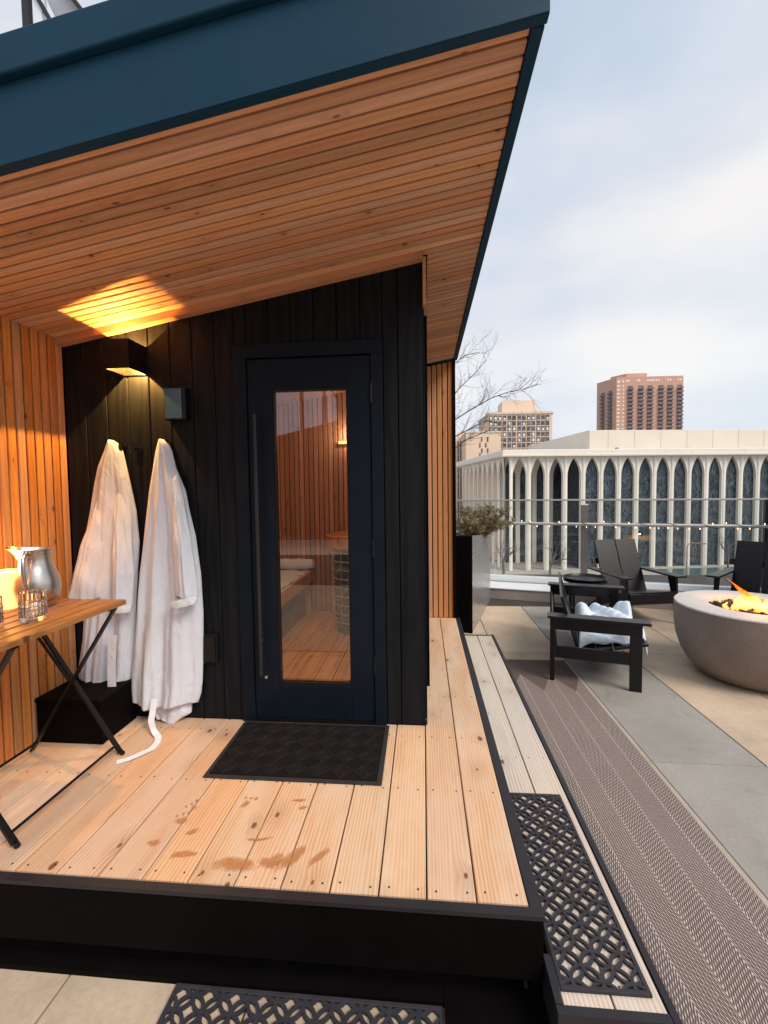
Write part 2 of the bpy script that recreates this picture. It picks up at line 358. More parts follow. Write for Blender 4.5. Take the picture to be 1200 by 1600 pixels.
ORG = {}
def W(o): return ORG.get(o.name, Vector((0, 0, 0)))
def empty(name, loc=(0, 0, 0), parent=None, label=None, cat=None, group=None, rz=0):
    o = bpy.data.objects.new(name, None); C.objects.link(o); o.empty_display_size = .1
    loc = Vector(loc)
    if parent: o.parent = parent; o.location = loc-W(parent)
    else: o.location = loc
    ORG[o.name] = loc
    o.rotation_euler.z = rz
    if rz: ORG[o.name] = Vector((0, 0, 0))
    return tag(o, label, cat, group)
def tag(o, label=None, cat=None, group=None, kind=None):
    if label: o['label'] = label
    if cat: o['category'] = cat
    if group: o['group'] = group
    if kind: o['kind'] = kind
    return o
def put(name, mesh, mat, parent=None, loc=None, rot=None, bevel=0, local=False):
    """mesh: MB or Mesh; with loc None the vertices are world coordinates"""
    if isinstance(mesh, MB): mesh = mesh.mesh(name)
    if mat is not None and not mesh.materials: mesh.materials.append(M[mat])
    o = bpy.data.objects.new(name, mesh); C.objects.link(o)
    base = Vector(loc) if loc is not None else Vector((0, 0, 0))
    if parent:
        o.parent = parent; o.location = base if local else base-W(parent)
    else: o.location = base
    ORG[o.name] = W(parent) + Vector((0, 0, 0)) if parent else base
    if loc is None: ORG[o.name] = Vector((0, 0, 0))
    elif not local: ORG[o.name] = base
    if rot: o.rotation_euler = rot
    if bevel:
        b = o.modifiers.new('bevel', 'BEVEL'); b.width = bevel; b.segments = 2; b.limit_method = 'ANGLE'; b.angle_limit = R(40)
    return o
def board_mesh(L, Wd, T, ch=.0025, name='board'):
    b = MB(); sec = [(-Wd/2, -T), (-Wd/2, -ch), (-Wd/2+ch, 0), (Wd/2-ch, 0), (Wd/2, -ch), (Wd/2, -T)]
    return b.prism(sec, 'x', -L/2, L/2).mesh(name)

# roof underside plane
def roofz(x): return 2.736+.173*(x-.03)

# ================================================================== SETTING
# terrace paving
pat = empty('patio', (0, 3, 0)); tag(pat, kind='structure')
put('joint_bed', MB().box(-6, 7.4, -6, 8.2, -.30, -.012), 'joint', pat)
PX = [1.27+.605*i for i in range(-9, 9)]; PY = [2.555+1.68*i for i in range(-3, 4)]
pm = MB().prism([(-.299, -.837), (.299, -.837), (.299, .837), (-.299, .837)], 'z', -.04, -.003)
pm.add([(-.2965, -.8345, 0), (.2965, -.8345, 0), (.2965, .8345, 0), (-.2965, .8345, 0), (-.299, -.837, -.003), (.299, -.837, -.003), (.299, .837, -.003), (-.299, .837, -.003)],
       [(0, 1, 2, 3), (4, 5, 1, 0), (5, 6, 2, 1), (6, 7, 3, 2), (7, 4, 0, 3)])
pm.f.pop(1) if False else None
pmesh = pm.mesh('paver', fix=False); pmg = pmesh.copy(); pmesh.materials.append(M['paver']); pmg.materials.append(M['paver_grey'])
for x in PX[:-1]:
    for y in PY:
        if y+.84 > 6.75: continue
        g = abs(x-1.27) < .01
        put('paver', pmg if g else pmesh, None, pat, (x+.3025, y+.84, random.uniform(-.001, .001)))
# building under the terrace
tb = empty('podium_building', (0, 0, -15), label='building block carrying the terrace, its parapet wall below the railing', cat='building')
put('wall', MB().box(-14, 7.3, -25, 8.1, -15, -.31), 'tan', tb)

# ================================================================== DECK AND STEP
deck = empty('deck', (0, 1.8, 0)); tag(deck, kind='structure')
jx = [-1.371-.15*i for i in range(4, 0, -1)] + [-1.371, -1.221, -1.074, -.922, -.769, -.613, -.461, -.303, -.149, 0.0]
for a, b in zip(jx[:-1], jx[1:]):
    L = 2.305-1.305
    put('deck_board', board_mesh(L, b-a-.005, .03), 'deck', deck, ((a+b)/2, 1.305+L/2, .30), (0, 0, R(90)))
for a, b in ((0, .152), (.152, .306)):
    L = 4.31-1.305
    put('deck_board', board_mesh(L, b-a-.005, .03), 'deck', deck, ((a+b)/2, 1.305+L/2, .30), (0, 0, R(90)))
put('edge_trim', MB().box(-2.0, .345, 1.272, 1.302, .284, .2975), 'black_edge', deck)
put('edge_trim', MB().box(.308, .345, 1.3025, 4.33, .262, .2975), 'black_edge', deck)
put('skirt_board', MB().box(-2.0, .341, 1.276, 1.30, .095, .2835), 'black', deck)
put('skirt_board', MB().box(.312, .341, 1.301, 4.32, .0, .262), 'black', deck)
put('base', MB().box(-1.98, .295, 1.318, 4.28, .004, .265), 'black', deck)
put('base_plate', MB().box(.05, .69, 1.13, 1.315, .002, .022), 'black', deck)
put('base_plate', MB().box(-2.0, .0495, 1.262, 1.3155, .002, .020), 'black', deck)
sc = MB()
for (a, b) in list(zip(jx[:-1], jx[1:]))+[(0, .152), (.152, .306)]:
    ys = [1.335, 1.80, 2.2] + ([2.65, 3.05, 3.5, 3.95] if a >= 0 else [])
    for y in ys:
        for x in (a+.03, b-.03):
            sc.lathe([(.0, .3012), (.0035, .3012), (.0035, .299)], 6, (x+random.uniform(-.004, .004), y+random.uniform(-.006, .006), 0))
s_ = put('screw', sc, 'screw', deck); tag(s_, kind='stuff')
# damp foot marks on the boards
def foot_mark(cx, cy, ang, L=.2, toes=True, wd=.07, seed=0):
    rr = random.Random(seed); b = MB(); fade = []
    def blob_(x0, y0, lx, ly, n=28, bend=0.):
        base = len(b.v); ph = [rr.uniform(0, 6.28) for _ in range(4)]
        b.v.append((x0, y0, 0)); fade.append(1.)
        for k_ in (.5, 1.):
            for i in range(n):
                t = 2*math.pi*i/n; r_ = 1+.13*math.sin(2*t+ph[0])+.09*math.sin(3*t+ph[1])+.05*math.sin(5*t+ph[2])
                x = math.cos(t)*lx/2*r_*k_; y = math.sin(t)*ly/2*r_*k_+bend*(math.cos(t)*k_)**2*lx
                b.v.append((x0+x, y0+y, 0)); fade.append(.75 if k_ < .9 else 0.)
        for i in range(n):
            j = (i+1) % n; b.f.append((base, base+1+i, base+1+j)); b.f.append((base+1+i, base+1+n+i, base+1+n+j, base+1+j))
    blob_(0, 0, L, wd, bend=rr.uniform(-.12, .12))
    if toes:
        for q in range(3): blob_(L/2+.016-.007*q, -.018+q*.021, .026-.004*q, .017-.002*q, 10)
    me = b.mesh('wet_footprint', fix=False)
    at = me.attributes.new('fade', 'FLOAT', 'POINT')
    for i, f_ in enumerate(fade): at.data[i].value = f_
    return put('wet_footprint', me, 'wet', deck, (cx, cy, .3014), (0, 0, ang))
for a in ((-.93, 1.56, 1.8, .05, True, .05), (-.97, 1.45, .4, .06, False, .035), (-.84, 1.41, .3, .11, False, .04), (-.64, 1.385, .12, .17, False, .075), (-.52, 1.40, .3, .10, False, .07),
          (-.72, 1.665, 1.2, .05, True, .035), (-.51, 1.70, .3, .07, False, .022), (-.485, 1.66, .5, .05, False, .02), (-.455, 1.42, 1.0, .17, False, .055), (-.37, 1.43, .95, .13, False, .03), (-.92, 1.63, 2.2, .035, True, .03), (-.86, 1.51, .9, .06, False, .03), (-.60, 1.49, .2, .10, False, .02)):
    foot_mark(a[0], a[1], a[2], a[3], a[4], a[5], int(abs(a[0])*1000))

step = empty('step', (.5, 2.7, 0)); tag(step, kind='structure')
for x in (.4335, .5705):
    L = 4.24-1.172
    put('step_board', board_mesh(L, .132, .028), 'step', step, (x, 1.172+L/2, .15), (0, 0, R(90)))
put('edge_trim', MB().box(.640, .660, 1.147, 4.262, .03, .156), 'black_edge', step)
put('edge_trim', MB().box(.3455, .638, 1.147, 1.170, .03, .1545), 'black_edge', step)
put('edge_trim', MB().box(.3455, .365, 1.1705, 1.30, .03, .1565), 'black_edge', step)
put('edge_trim', MB().box(.3455, .638, 4.242, 4.262, .03, .153), 'black_edge', step)
put('base', MB().box(.35, .655, 1.168, 4.24, .003, .118), 'black', step)
sc = MB()
for x in (.395, .47, .535, .61):
    for y in (1.23, 1.95, 2.3, 2.75, 3.2, 3.65, 4.1): sc.lathe([(0, .1512), (.003, .1512), (.003, .149)], 6, (x, y, 0))
tag(put('screw', sc, 'screw', step), kind='stuff')

# ================================================================== SAUNA CABIN
YW = 2.31
cab = empty('sauna_cabin', (-.95, 3.3, .3), label='black sauna cabin with a sloping roof, cedar soffit and a glass panelled door', cat='sauna')
fw = empty('facade_wall', (-.95, YW, .3), cab)
DL, DR, DT = -.992, -.203, 2.32       # casing outline
edges = [-1.96+.1225*i for i in range(0, 17)]
def plank(a, b, z0, zt=None):
    g = .0018; c = .004
    a2, b2 = a+g, b-g
    z1a = roofz(a2)-.01 if zt is None else zt; z1b = roofz(b2)-.01 if zt is None else zt
    xm = (a+b)/2; zm = (z0+max(z1a, z1b))/2
    vs = []
    for (x, y) in ((a2, .018), (a2, .004), (a2+c, 0), (b2-c, 0), (b2, .004), (b2, .018)):
        t = (x-a2)/(b2-a2); zz = z1a+(z1b-z1a)*t
        # local: X along height, so grain runs up the board
        vs.append((z0-zm, x-xm, -y)); vs.append((zz-zm, x-xm, -y))
    n = 6; fs = [(2*i, 2*i+1, 2*((i+1) % n)+1, 2*((i+1) % n)) for i in range(n)] + [tuple(2*i for i in range(n)), tuple(2*i+1 for i in reversed(range(n)))]
    me = MB().add(vs, fs).mesh('plank')
    o = put('plank', me, 'dark_wall', fw, (xm, YW, zm))
    # local X -> world Z, local Y -> world X, local Z -> world Y*(-1)... facing -Y
    o.rotation_euler = Matrix(((0, 1, 0), (0, 0, -1), (1, 0, 0))).transposed().transposed().to_euler()
    return o
ed = [x for x in edges if x < DL-.02] + [DL]
for a, b in zip(ed[:-1], ed[1:]): plank(a, b, .302)
e2 = [DL, -.93, -.8075, -.685, -.5625, -.44, -.3175, DR]
for a, b in zip(e2[:-1], e2[1:]): plank(a, b, DT+.002)
e3 = [DR, -.125, .006]
for a, b in zip(e3[:-1], e3[1:]): plank(a, b, .302)
put('wall_core', MB().prism([(-1.97, .302), (DL-.002, .302), (DL-.002, roofz(DL)-.02), (-1.97, roofz(-1.97)-.02)], 'y', 2.330, 2.36), 'black', fw)
put('wall_core', MB().prism([(DL+.0, DT+.003), (DR, DT+.003), (DR, roofz(DR)-.02), (DL, roofz(DL)-.02)], 'y', 2.331, 2.36), 'black', fw)
put('wall_core', MB().prism([(DR+.002, .302), (.004, .302), (.004, roofz(0)-.02), (DR+.002, roofz(DR)-.02)], 'y', 2.330, 2.36), 'black', fw)
sw = empty('side_wall', (.01, 3.3, .3), cab)
put('panel', MB().box(-.02, .008, 2.361, 4.31, .31, 2.70), 'dark_wall', sw)
put('corner_board', MB().box(.0075, .012, 2.312, 2.36, .302, 2.47), 'dark_door', sw)
put('window_trim', MB().box(.009, .028, 2.47, 3.9, .44, 2.50), 'black', sw)
put('cedar_trim', MB().box(.0065, .024, 2.290, 2.44, 2.48, 2.715), 'cedar', sw)
# cedar trim strip under the soffit
tr = MB(); z0 = roofz(-1.95); z1 = roofz(.03)
tr.prism([(-1.955, z0-.040), (.0055, z1-.040), (.0055, z1-.004), (-1.955, z0-.004)], 'y', 2.262, 2.308)
put('cedar_trim', tr, 'cedar', fw)

# left wall with vertical cedar slats
lw_ = empty('left_wall', (-1.96, 1.8, .3), cab)
put('backing', MB().box(-2.02, -1.975, 1.26, 4.5, .05, 2.38), 'black', lw_)
i = 0; y = 2.285
while y > 1.27:
    H = 2.3905-.303
    put('slat', board_mesh(H, .0420, .0145, .003), 'cedar_wall', lw_, (-1.960, y, .303+H/2), (0, R(90), 0))
    y -= .0505; i += 1
put('outer_panel', MB().box(-2.06, -2.0205, 1.25, 4.6, .0, 2.5), 'fascia', lw_)

# roof
rf = empty('roof', (-.85, 2.9, 2.6), cab)
ang = math.atan(.173); L1 = (.30+1.965)/math.cos(ang)
def soffit(xa, xb, y):
    L = (xb-xa)/math.cos(ang); xm = (xa+xb)/2
    o = put('soffit_board', board_mesh(L, .0405, .022, .003), 'cedar', rf, (xm, y, roofz(xm)-.001), (R(180), -ang, 0))
    return o
y = 1.285
n = 0
while y < 4.30:
    if y < 2.325: soffit(-1.9735, .296, y)
    else: soffit(.032, .296, y)
    y += .0505
# flipped boards: rotate so that chamfered face looks down
body = MB().prism([(-2.06, roofz(-2.06)+.026), (.33, roofz(.33)+.026), (.33, roofz(.33)+.20), (-2.06, roofz(-2.06)+.20)], 'y', 1.275, 4.6)
put('roof_deck', body, 'black', rf)
def fz(x, d): return roofz(x)+d
put('fascia', MB().prism([(-2.10, fz(-2.10, -.012)), (.338, fz(.338, -.012)), (.338, fz(.338, .218)), (-2.10, fz(-2.10, .218))], 'y', 1.245, 1.274), 'fascia', rf, bevel=.003)
put('fascia_cap', MB().prism([(-2.11, fz(-2.11, .2195)), (.350, fz(.350, .2195)), (.350, fz(.350, .330)), (-2.11, fz(-2.11, .330))], 'y', 1.222, 1.275), 'fascia', rf, bevel=.006)
put('fascia_lip', MB().prism([(-2.10, fz(-2.10, -.012)), (.336, fz(.336, -.012)), (.336, fz(.336, .014)), (-2.10, fz(-2.10, .014))], 'y', 1.2385, 1.2445), 'fascia', rf)
put('fascia', MB().prism([(1.276, fz(.31, -.012)), (4.33, fz(.31, -.012)), (4.33, fz(.31, .218)), (1.276, fz(.31, .218))], 'x', .2985, .333), 'fascia', rf, bevel=.003)
put('fascia_cap', MB().prism([(1.276, fz(.33, .2195)), (4.6, fz(.33, .2195)), (4.6, fz(.33, .30)), (1.276, fz(.33, .30))], 'x', .298, .352), 'fascia', rf, bevel=.004)
# wing wall at the far end of the walkway
wg = empty('wing_wall', (.17, 4.31, .3), cab)
for i in range(5):
    x = .060+.0505*i; H = roofz(x)-.02-.303
    put('slat', board_mesh(H, .0425, .016, .004), 'cedar_wall', wg, (x, 4.315, .303+H/2), Matrix(((0, 1, 0), (0, 0, -1), (-1, 0, 0))).to_euler())
put('backing', MB().box(.0, .287, 4.332, 4.42, .0, 2.75), 'black', wg)
put('end_trim', MB().box(.2875, .312, 4.297, 4.42, .0, 2.765), 'black', wg)

# interior
back = empty('back_wall', (-.95, 4.45, .3), cab)
x = -1.94
while x < -.03:
    H = roofz(x)-.06-.30
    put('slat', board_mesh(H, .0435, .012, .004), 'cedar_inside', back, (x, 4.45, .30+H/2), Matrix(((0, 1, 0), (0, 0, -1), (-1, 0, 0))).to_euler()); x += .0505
put('backing', MB().box(-2.0, .0, 4.463, 4.55, .0, 2.7), 'black', back)
iw = empty('inner_room', (-.95, 3.4, .3), cab)
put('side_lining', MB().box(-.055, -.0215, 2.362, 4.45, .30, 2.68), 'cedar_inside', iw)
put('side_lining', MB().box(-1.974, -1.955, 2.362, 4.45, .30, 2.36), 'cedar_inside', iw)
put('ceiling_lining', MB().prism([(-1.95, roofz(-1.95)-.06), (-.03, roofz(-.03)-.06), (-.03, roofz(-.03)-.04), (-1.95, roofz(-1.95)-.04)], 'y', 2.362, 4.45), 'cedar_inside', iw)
x = -1.93
while x < -.1:
    L = 2.08; put('floor_board', board_mesh(L, .117, .02), 'amber', iw, (x+.06, 2.365+L/2, .315), (0, 0, R(90))); x += .1205

# door
door = empty('door', (-.58, YW, .3), cab)
for (a, b, c_, d_) in ((DL, DL+.07, .30, DT-.0705), (DR-.06, DR, .30, DT-.0705), (DL, DR, DT-.07, DT)):
    put('casing', MB().box(a, b, 2.290, 2.345, c_, d_), 'dark_door', door, bevel=.002)
LX0, LX1, LZ0, LZ1 = -.918, -.267, .318, 2.243
GX0, GX1, GZ0, GZ1 = -.786, -.387, .505, 2.085
put('stile', MB().box(LX0, GX0, 2.300, 2.343, LZ0, LZ1), 'dark_door', door, bevel=.0015)
put('stile', MB().box(GX1, LX1, 2.300, 2.343, LZ0, LZ1), 'dark_door', door, bevel=.0015)
put('rail', MB().box(GX0+.0005, GX1-.0005, 2.3005, 2.3425, LZ0, GZ0), 'dark_door', door, bevel=.0015)
put('rail', MB().box(GX0+.0005, GX1-.0005, 2.3005, 2.3425, GZ1, LZ1), 'dark_door', door, bevel=.0015)
bd = MB()
bd.box(GX0+.0006, GX0+.009, 2.306, 2.338, GZ0+.001, GZ1-.001).box(GX1-.009, GX1-.0006, 2.306, 2.338, GZ0+.001, GZ1-.001)
bd.box(GX0+.0095, GX1-.0095, 2.3065, 2.338, GZ0+.0005, GZ0+.009).box(GX0+.0095, GX1-.0095, 2.3065, 2.338, GZ1-.009, GZ1-.0005)
put('glazing_bead', bd, 'black_metal', door)
put('glass_pane', MB().box(GX0+.005, GX1-.005, 2.319, 2.325, GZ0+.005, GZ1-.005), 'door_glass', door)
put('leak_block', MB().box(LX0-.006, LX1+.006, 2.3455, 2.3595, LZ1-.012, DT), 'black_metal', door)  # strips added behind the leaf to block interior light leaking through the gaps
for a_, b_ in ((DL+.03, LX0+.012), (LX1-.012, DR-.02)): put('leak_block', MB().box(a_, b_, 2.3457, 2.3593, .317, LZ1-.0125), 'black_metal', door)
put('threshold', MB().box(DL+.07, DR-.06, 2.285, 2.36, .3015, .316), 'black_metal', door)
hd = put('handle', MB().tube([(-.868, 2.255, .57), (-.868, 2.255, 1.95)], .0095, 12).tube([(-.868, 2.30, .75), (-.868, 2.255, .75)], .007, 8).tube([(-.868, 2.30, 1.80), (-.868, 2.255, 1.80)], .007, 8).mesh('handle', True), 'black_edge', door)
put('lock', MB().lathe([(.0, -.006), (.008, -.006), (.010, 0)], 14).mesh('lock', True), 'steel', door, (-.856, 2.299, .545), (R(-90), 0, 0))
for z in (2.05, 1.25, .62): put('hinge', MB().tube([(-.262, 2.293, z-.05), (-.262, 2.293, z+.05)], .006, 8).mesh('hinge', True), 'black_metal', door)

# things on the facade
def hook(x, z, label, out=2.245):
    t = empty('robe_hook', (x, 2.31, z), label=label, cat='hook', group='black wall hooks')
    put('rose', MB().tube([(x, 2.309, z), (x, 2.298, z)], .018, 16).mesh('rose', True), 'black_metal', t)
    put('peg', MB().tube([(x, 2.298, z), (x, out, z)], .006, 8).tube([(x, out-.002, z-.022), (x, out-.002, z+.022)], .009, 10).mesh('peg', True), 'black_metal', t)
hook(-1.628, 1.805, 'black wall hook under the left robe, with fabric looped over it', 2.283)
hook(-1.535, 1.79, 'empty black wall hook between the two hanging robes')
hook(-1.366, 1.812, 'black wall hook carrying the right hand robe', 2.283)

lampt = empty('wall_lamp', (-1.54, 2.31, 2.26), label='black box wall lamp shining warm light up and down the facade', cat='lamp')
hs_ = MB(); X0, X1, Y0, Y1, Z0, Z1 = -1.607, -1.473, 2.155, 2.306, 2.186, 2.332; t_ = .006
hs_.box(X0, X1, Y0, Y0+t_, Z0, Z1).box(X0, X1, Y1-t_, Y1, Z0, Z1).box(X0, X0+t_, Y0+t_+.0002, Y1-t_-.0002, Z0, Z1).box(X1-t_, X1, Y0+t_+.0002, Y1-t_-.0002, Z0, Z1)
hs_.box(X0+t_+.0002, X1-t_-.0002, Y0+t_+.0002, Y1-t_-.0002, 2.253, 2.263)
put('housing', hs_, 'black_metal', lampt)
for z in (2.2515, 2.2645): put('light_source', MB().box(-1.585, -1.495, 2.185, 2.275, z-.001, z+.001), 'lamp_glow', lampt)
for nm, z, e in (('lamp_light_down', 2.2415, 26), ('lamp_light_up', 2.286, 16)):
    pl = bpy.data.lights.new(nm, 'POINT'); pl.energy = e; pl.color = (1, .50, .11); pl.shadow_soft_size = .003
    po = bpy.data.objects.new(nm, pl); C.objects.link(po); po.location = (-1.54, 2.225, z)

cp = empty('control_panel', (-1.30, 2.31, 2.02), label='square black glass control panel on the facade right of the wall lamp', cat='control panel')
put('housing', MB().box(-1.362, -1.242, 2.262, 2.309, 1.937, 2.105), 'black_metal', cp, bevel=.003)
k = NT('panel_screen'); k.set((.02, .05, .075), .16, 0, .6); M['screen'] = k.m
put('screen', MB().box(-1.355, -1.262, 2.2585, 2.2615, 1.944, 2.098), 'screen', cp)
so_ = empty('socket_cover', (-1.17, 2.31, .70), label='small black outdoor socket cover low on the facade left of the door', cat='socket')
put('frame', MB().box(-1.222, -1.122, 2.286, 2.309, .622, .782), 'black_metal', so_, bevel=.004)
put('lid', MB().box(-1.212, -1.132, 2.278, 2.2855, .634, .772), 'black_metal', so_, bevel=.003)

# inside: bench, towels, heater, lamp
bn = empty('sauna_bench', (-1.5, 3.4, .315), label='pale wooden sauna bench along the inside left wall, seen through the door glass', cat='bench')
for i in range(6):
    put('slat', board_mesh(2.0, .118, .025), 'bench', bn, (-1.19-.125*i, 3.42, .75), (0, 0, R(90)))
put('front_rail', MB().box(-1.150, -1.127, 2.42, 4.44, .635, .748), 'bench', bn)
for y in (2.5, 3.35, 4.35): put('leg', MB().box(-1.20, -1.152, y, y+.045, .316, .722), 'bench', bn)
tw = MB().grid(lambda u, v: (-1.85+u*.70, 3.25+v*1.1, .757+.006*math.sin(u*19+v*7)+.005*math.sin(v*31)+.004*random.random()), 28, 40)
tag(put('bench_towel', tw.mesh('bench_towel', 'all', False), 'towel'), 'thin white towel spread flat over the sauna bench', 'towel')
tag(put('rolled_towel', MB().tube([(-1.88+.07*i, 4.37+.004*math.sin(i*2), .815+.004*math.sin(i*3)) for i in range(12)], [.045]+[.055]*10+[.045], 16).mesh('rolled_towel', True), 'towel'), 'white rolled towel at the far end of the sauna bench', 'towel')
ht = empty('sauna_heater', (-.58, 3.9, .315), label='tall round sauna heater, a wire cage full of grey stones inside the cabin', cat='heater')
stn = MB(); rr = random.Random(3)
for lv in range(13):
    for q in range(15):
        t = q*2*math.pi/15+lv*.4; r_ = .185+rr.uniform(-.015, .012)
        stn.blob((-.58+r_*math.cos(t), 3.9+r_*math.sin(t), .43+lv*.05+rr.uniform(-.012, .012)), rr.uniform(.032, .046), seed=rr.random(), flat=(1, 1, .75))
for q in range(30): stn.blob((-.58+rr.uniform(-.14, .14), 3.9+rr.uniform(-.14, .14), 1.07), .045, seed=rr.random())
tag(put('stones', stn.mesh('stones', False), 'heater_stone', ht), kind='stuff')
cg = MB()
for z in [.42+.075*i for i in range(9)]:
    cg.tube([(-.58+.235*math.cos(t*math.pi/16), 3.9+.235*math.sin(t*math.pi/16), z) for t in range(33)], .004, 5, False)
for q in range(12):
    t = q*math.pi/6; cg.tube([(-.58+.238*math.cos(t), 3.9+.238*math.sin(t), .38), (-.58+.238*math.cos(t), 3.9+.238*math.sin(t), 1.06)], .003, 5)
put('cage', cg.mesh('cage', True), 'rail', ht)
put('base', MB().lathe([(0, .316), (.2, .316), (.2, .40), (0, .40)], 28, (-.58, 3.9, 0)).mesh('base', True), 'black_metal', ht)
put('guard_ring', MB().lathe([(.27, 1.06), (.285, 1.165), (.27, 1.17), (.245, 1.08), (.27, 1.06)], 36, (-.58, 3.9, 0)).mesh('guard_ring', True), 'cedar', ht)
il = empty('inside_lamp', (-.72, 4.44, 2.03), label='slim warm lit lamp high on the inside back wall of the sauna', cat='lamp')
put('lens', MB().box(-.84, -.58, 4.425, 4.437, 2.02, 2.045), 'inside_glow', il); put('frame', MB().box(-.85, -.57, 4.43, 4.4385, 2.008, 2.0195), 'black_metal', il)
cl = empty('added_fill_lamp', (-.80, 2.62, 2.45), label='small round fill lamp added above the door to brighten the sauna interior', cat='lamp')  # added fill lamp, out of sight above the glass, lights floor and heater
put('shade', MB().lathe([(.06, 2.41), (.06, 2.46), (0, 2.46)], 20, (-.80, 2.62, 0)).mesh('shade', True), 'black_metal', cl)
for nm, loc, e, s_z in (('inside_light', (-.72, 4.36, 2.10), 3.0, .02), ('added_fill_light', (-.80, 2.62, 2.36), 30, .04)):  # the second point light is added fill for the interior
    pl = bpy.data.lights.new(nm, 'POINT'); pl.energy = e; pl.color = (1, .72, .48); pl.shadow_soft_size = s_z
    po = bpy.data.objects.new(nm, pl); C.objects.link(po); po.location = loc

# ================================================================== DOOR MAT, OPENWORK MATS, RUG
dm = empty('door_mat', (-.58, 2.05, .3), label='black ribbed doormat with diamond pattern lying in front of the sauna door', cat='doormat', rz=0)
mm = [(-.977, 2.285), (-.188, 2.285), (-.188, 1.808), (-.975, 1.808)]
put('base', MB().prism([(-.977, 2.285), (-.975, 1.808), (-.186, 1.808), (-.188, 2.285)], 'z', .3018, .3062), 'mat_edge', dm, bevel=.0015)
put('pile', MB().prism([(-.957, 2.265), (-.955, 1.830), (-.208, 1.830), (-.208, 2.265)], 'z', .3063, .3090), 'mat_black', dm)
dr = MB(); nx_, ny_ = 7, 4
for i in range(nx_):
    for j in range(ny_):
        cx = -.951+.7385*(i+.5)/nx_; cy = 1.834+.427*(j+.5)/ny_; a = .7385/nx_/2; b = .427/ny_/2
        for q, s2 in enumerate((.93, .60, .28)):
            P4 = [(cx+a*s2, cy), (cx, cy+b*s2), (cx-a*s2, cy), (cx, cy-b*s2)]
            for m_ in range(4):
                p, q2 = P4[m_], P4[(m_+1) % 4]
                dr.beam((p[0], p[1], .3098), (q2[0], q2[1], .3098), .006, .0040)
M['mat_relief'] = plain('mat_relief', (.017, .0155, .016), .9, 0, .15, .3, 60, .4, 420)
put('relief', dr, 'mat_relief', dm)

def lattice_mat(name, x0, x1, y0, y1, z, pitch, wdt, label, rz=0, ox=0, oy=0):
    cx, cy = (x0+x1)/2, (y0+y1)/2
    t = empty(name, (cx, cy, z), label=label, cat='mat', group='black openwork rubber mats'); t.rotation_euler.z = rz
    ORG[t.name] = Vector((0, 0, 0))
    hx, hy = (x1-x0)/2, (y1-y0)/2; fr = MB(); f_ = .012; th = .010
    fr.box(-hx, hx, -hy, -hy+f_, 0, th).box(-hx, hx, hy-f_, hy, 0, th).box(-hx, -hx+f_, -hy+f_, hy-f_, 0, th-.0001).box(hx-f_, hx, -hy+f_, hy-f_, 0, th-.0001)
    put('frame', fr, 'rubber', t, (0, 0, 0), local=True, bevel=.0015)
    lt_ = MB(); Rr = pitch*.5; nseg = 30
    ni = int((hx+hy)/pitch)+2
    for i in range(-ni, ni+1):
        for j in range(-ni, ni+1):
            X = ox+(i-j)*pitch/2; Y = oy+(i+j)*pitch/2; top = th-.0006-.0005*((i % 2)+2*(j % 2))
            for q in range(nseg):
                a0, a1 = 2*math.pi*q/nseg, 2*math.pi*(q+1)/nseg; am = (a0+a1)/2
                mx_, my_ = X+Rr*math.cos(am), Y+Rr*math.sin(am)
                if abs(X) > hx+Rr or abs(Y) > hy+Rr: break
                if abs(mx_) > hx-.008 or abs(my_) > hy-.008: continue
                vs = []
                for a in (a0, a1):
                    for rr_ in (Rr-wdt/2, Rr+wdt/2):
                        px = max(-hx+.004, min(hx-.004, X+rr_*math.cos(a))); py = max(-hy+.004, min(hy-.004, Y+rr_*math.sin(a)))
                        vs.append((px, py, top)); vs.append((px, py, .0005))
                lt_.add(vs, [(0, 2, 6, 4), (1, 5, 7, 3), (0, 4, 5, 1), (2, 3, 7, 6)])
    put('lattice', lt_.mesh('lattice', False, True), 'rubber', t, (0, 0, 0), local=True)
lattice_mat('stair_tread_mat', .366, .610, 1.205, 2.010, .1515, .0835, .0088, 'long narrow openwork rubber mat lying on the grey wooden step', R(.5))
lattice_mat('ground_mat', -.785, .045, .78, 1.259, .002, .0855, .0100, 'wide openwork rubber mat on the patio in front of the black deck skirt')

rug = empty('runner_rug', (.98, 2.2, 0), label='long brown herringbone runner rug laid along the step on the patio', cat='rug')
put('weave', MB().box(.672, 1.238, -1.2, 4.02, .002, .010).mesh('weave'), 'rug', rug, (0, 0, 0))
ORG[rug.name] = Vector((.98, 2.2, 0))
put('binding', MB().box(1.2385, 1.262, -1.2, 4.02, .002, .0095), 'rug_edge', rug)

# ================================================================== TABLE AND WHAT STANDS ON IT
TZ = 1.06
tb = empty('folding_table', (-1.65, 1.63, .3), label='folding slatted wooden bistro table with black metal legs beside the left wall', cat='table')
xs = -1.378; n = 8; ws = .059
for i in range(n):
    x = xs-ws/2-i*(ws+.013); L = .62
    put('slat', board_mesh(L, ws, .022, .004), 'teak', tb, (x-.0, 1.925-L/2, TZ), (0, 0, R(90)))
for y in (1.86, 1.37): put('cross_bar', MB().box(-1.93, -1.405, y, y+.03, TZ-.040, TZ-.0225), 'black_metal', tb)
for y0 in (1.955, 1.40):
    put('leg', MB().beam((-1.46, y0, .31), (-1.90, y0-.02, TZ-.037), .010, .022, (0, 1, 0)).tube([(-1.44, y0-.01, .311), (-1.475, y0+.012, .311)], .010, 10).mesh('leg'), 'black_metal', tb)
for y0 in (1.935, 1.42):
    put('leg', MB().beam((-1.90, y0, .312), (-1.425, y0-.02, TZ-.037), .010, .022, (0, 1, 0)), 'black_metal', tb)
put('stretcher', MB().tube([(-1.478, 1.95, .345), (-1.478, 1.405, .345)], .006, 8).mesh('stretcher', True), 'black_metal', tb)
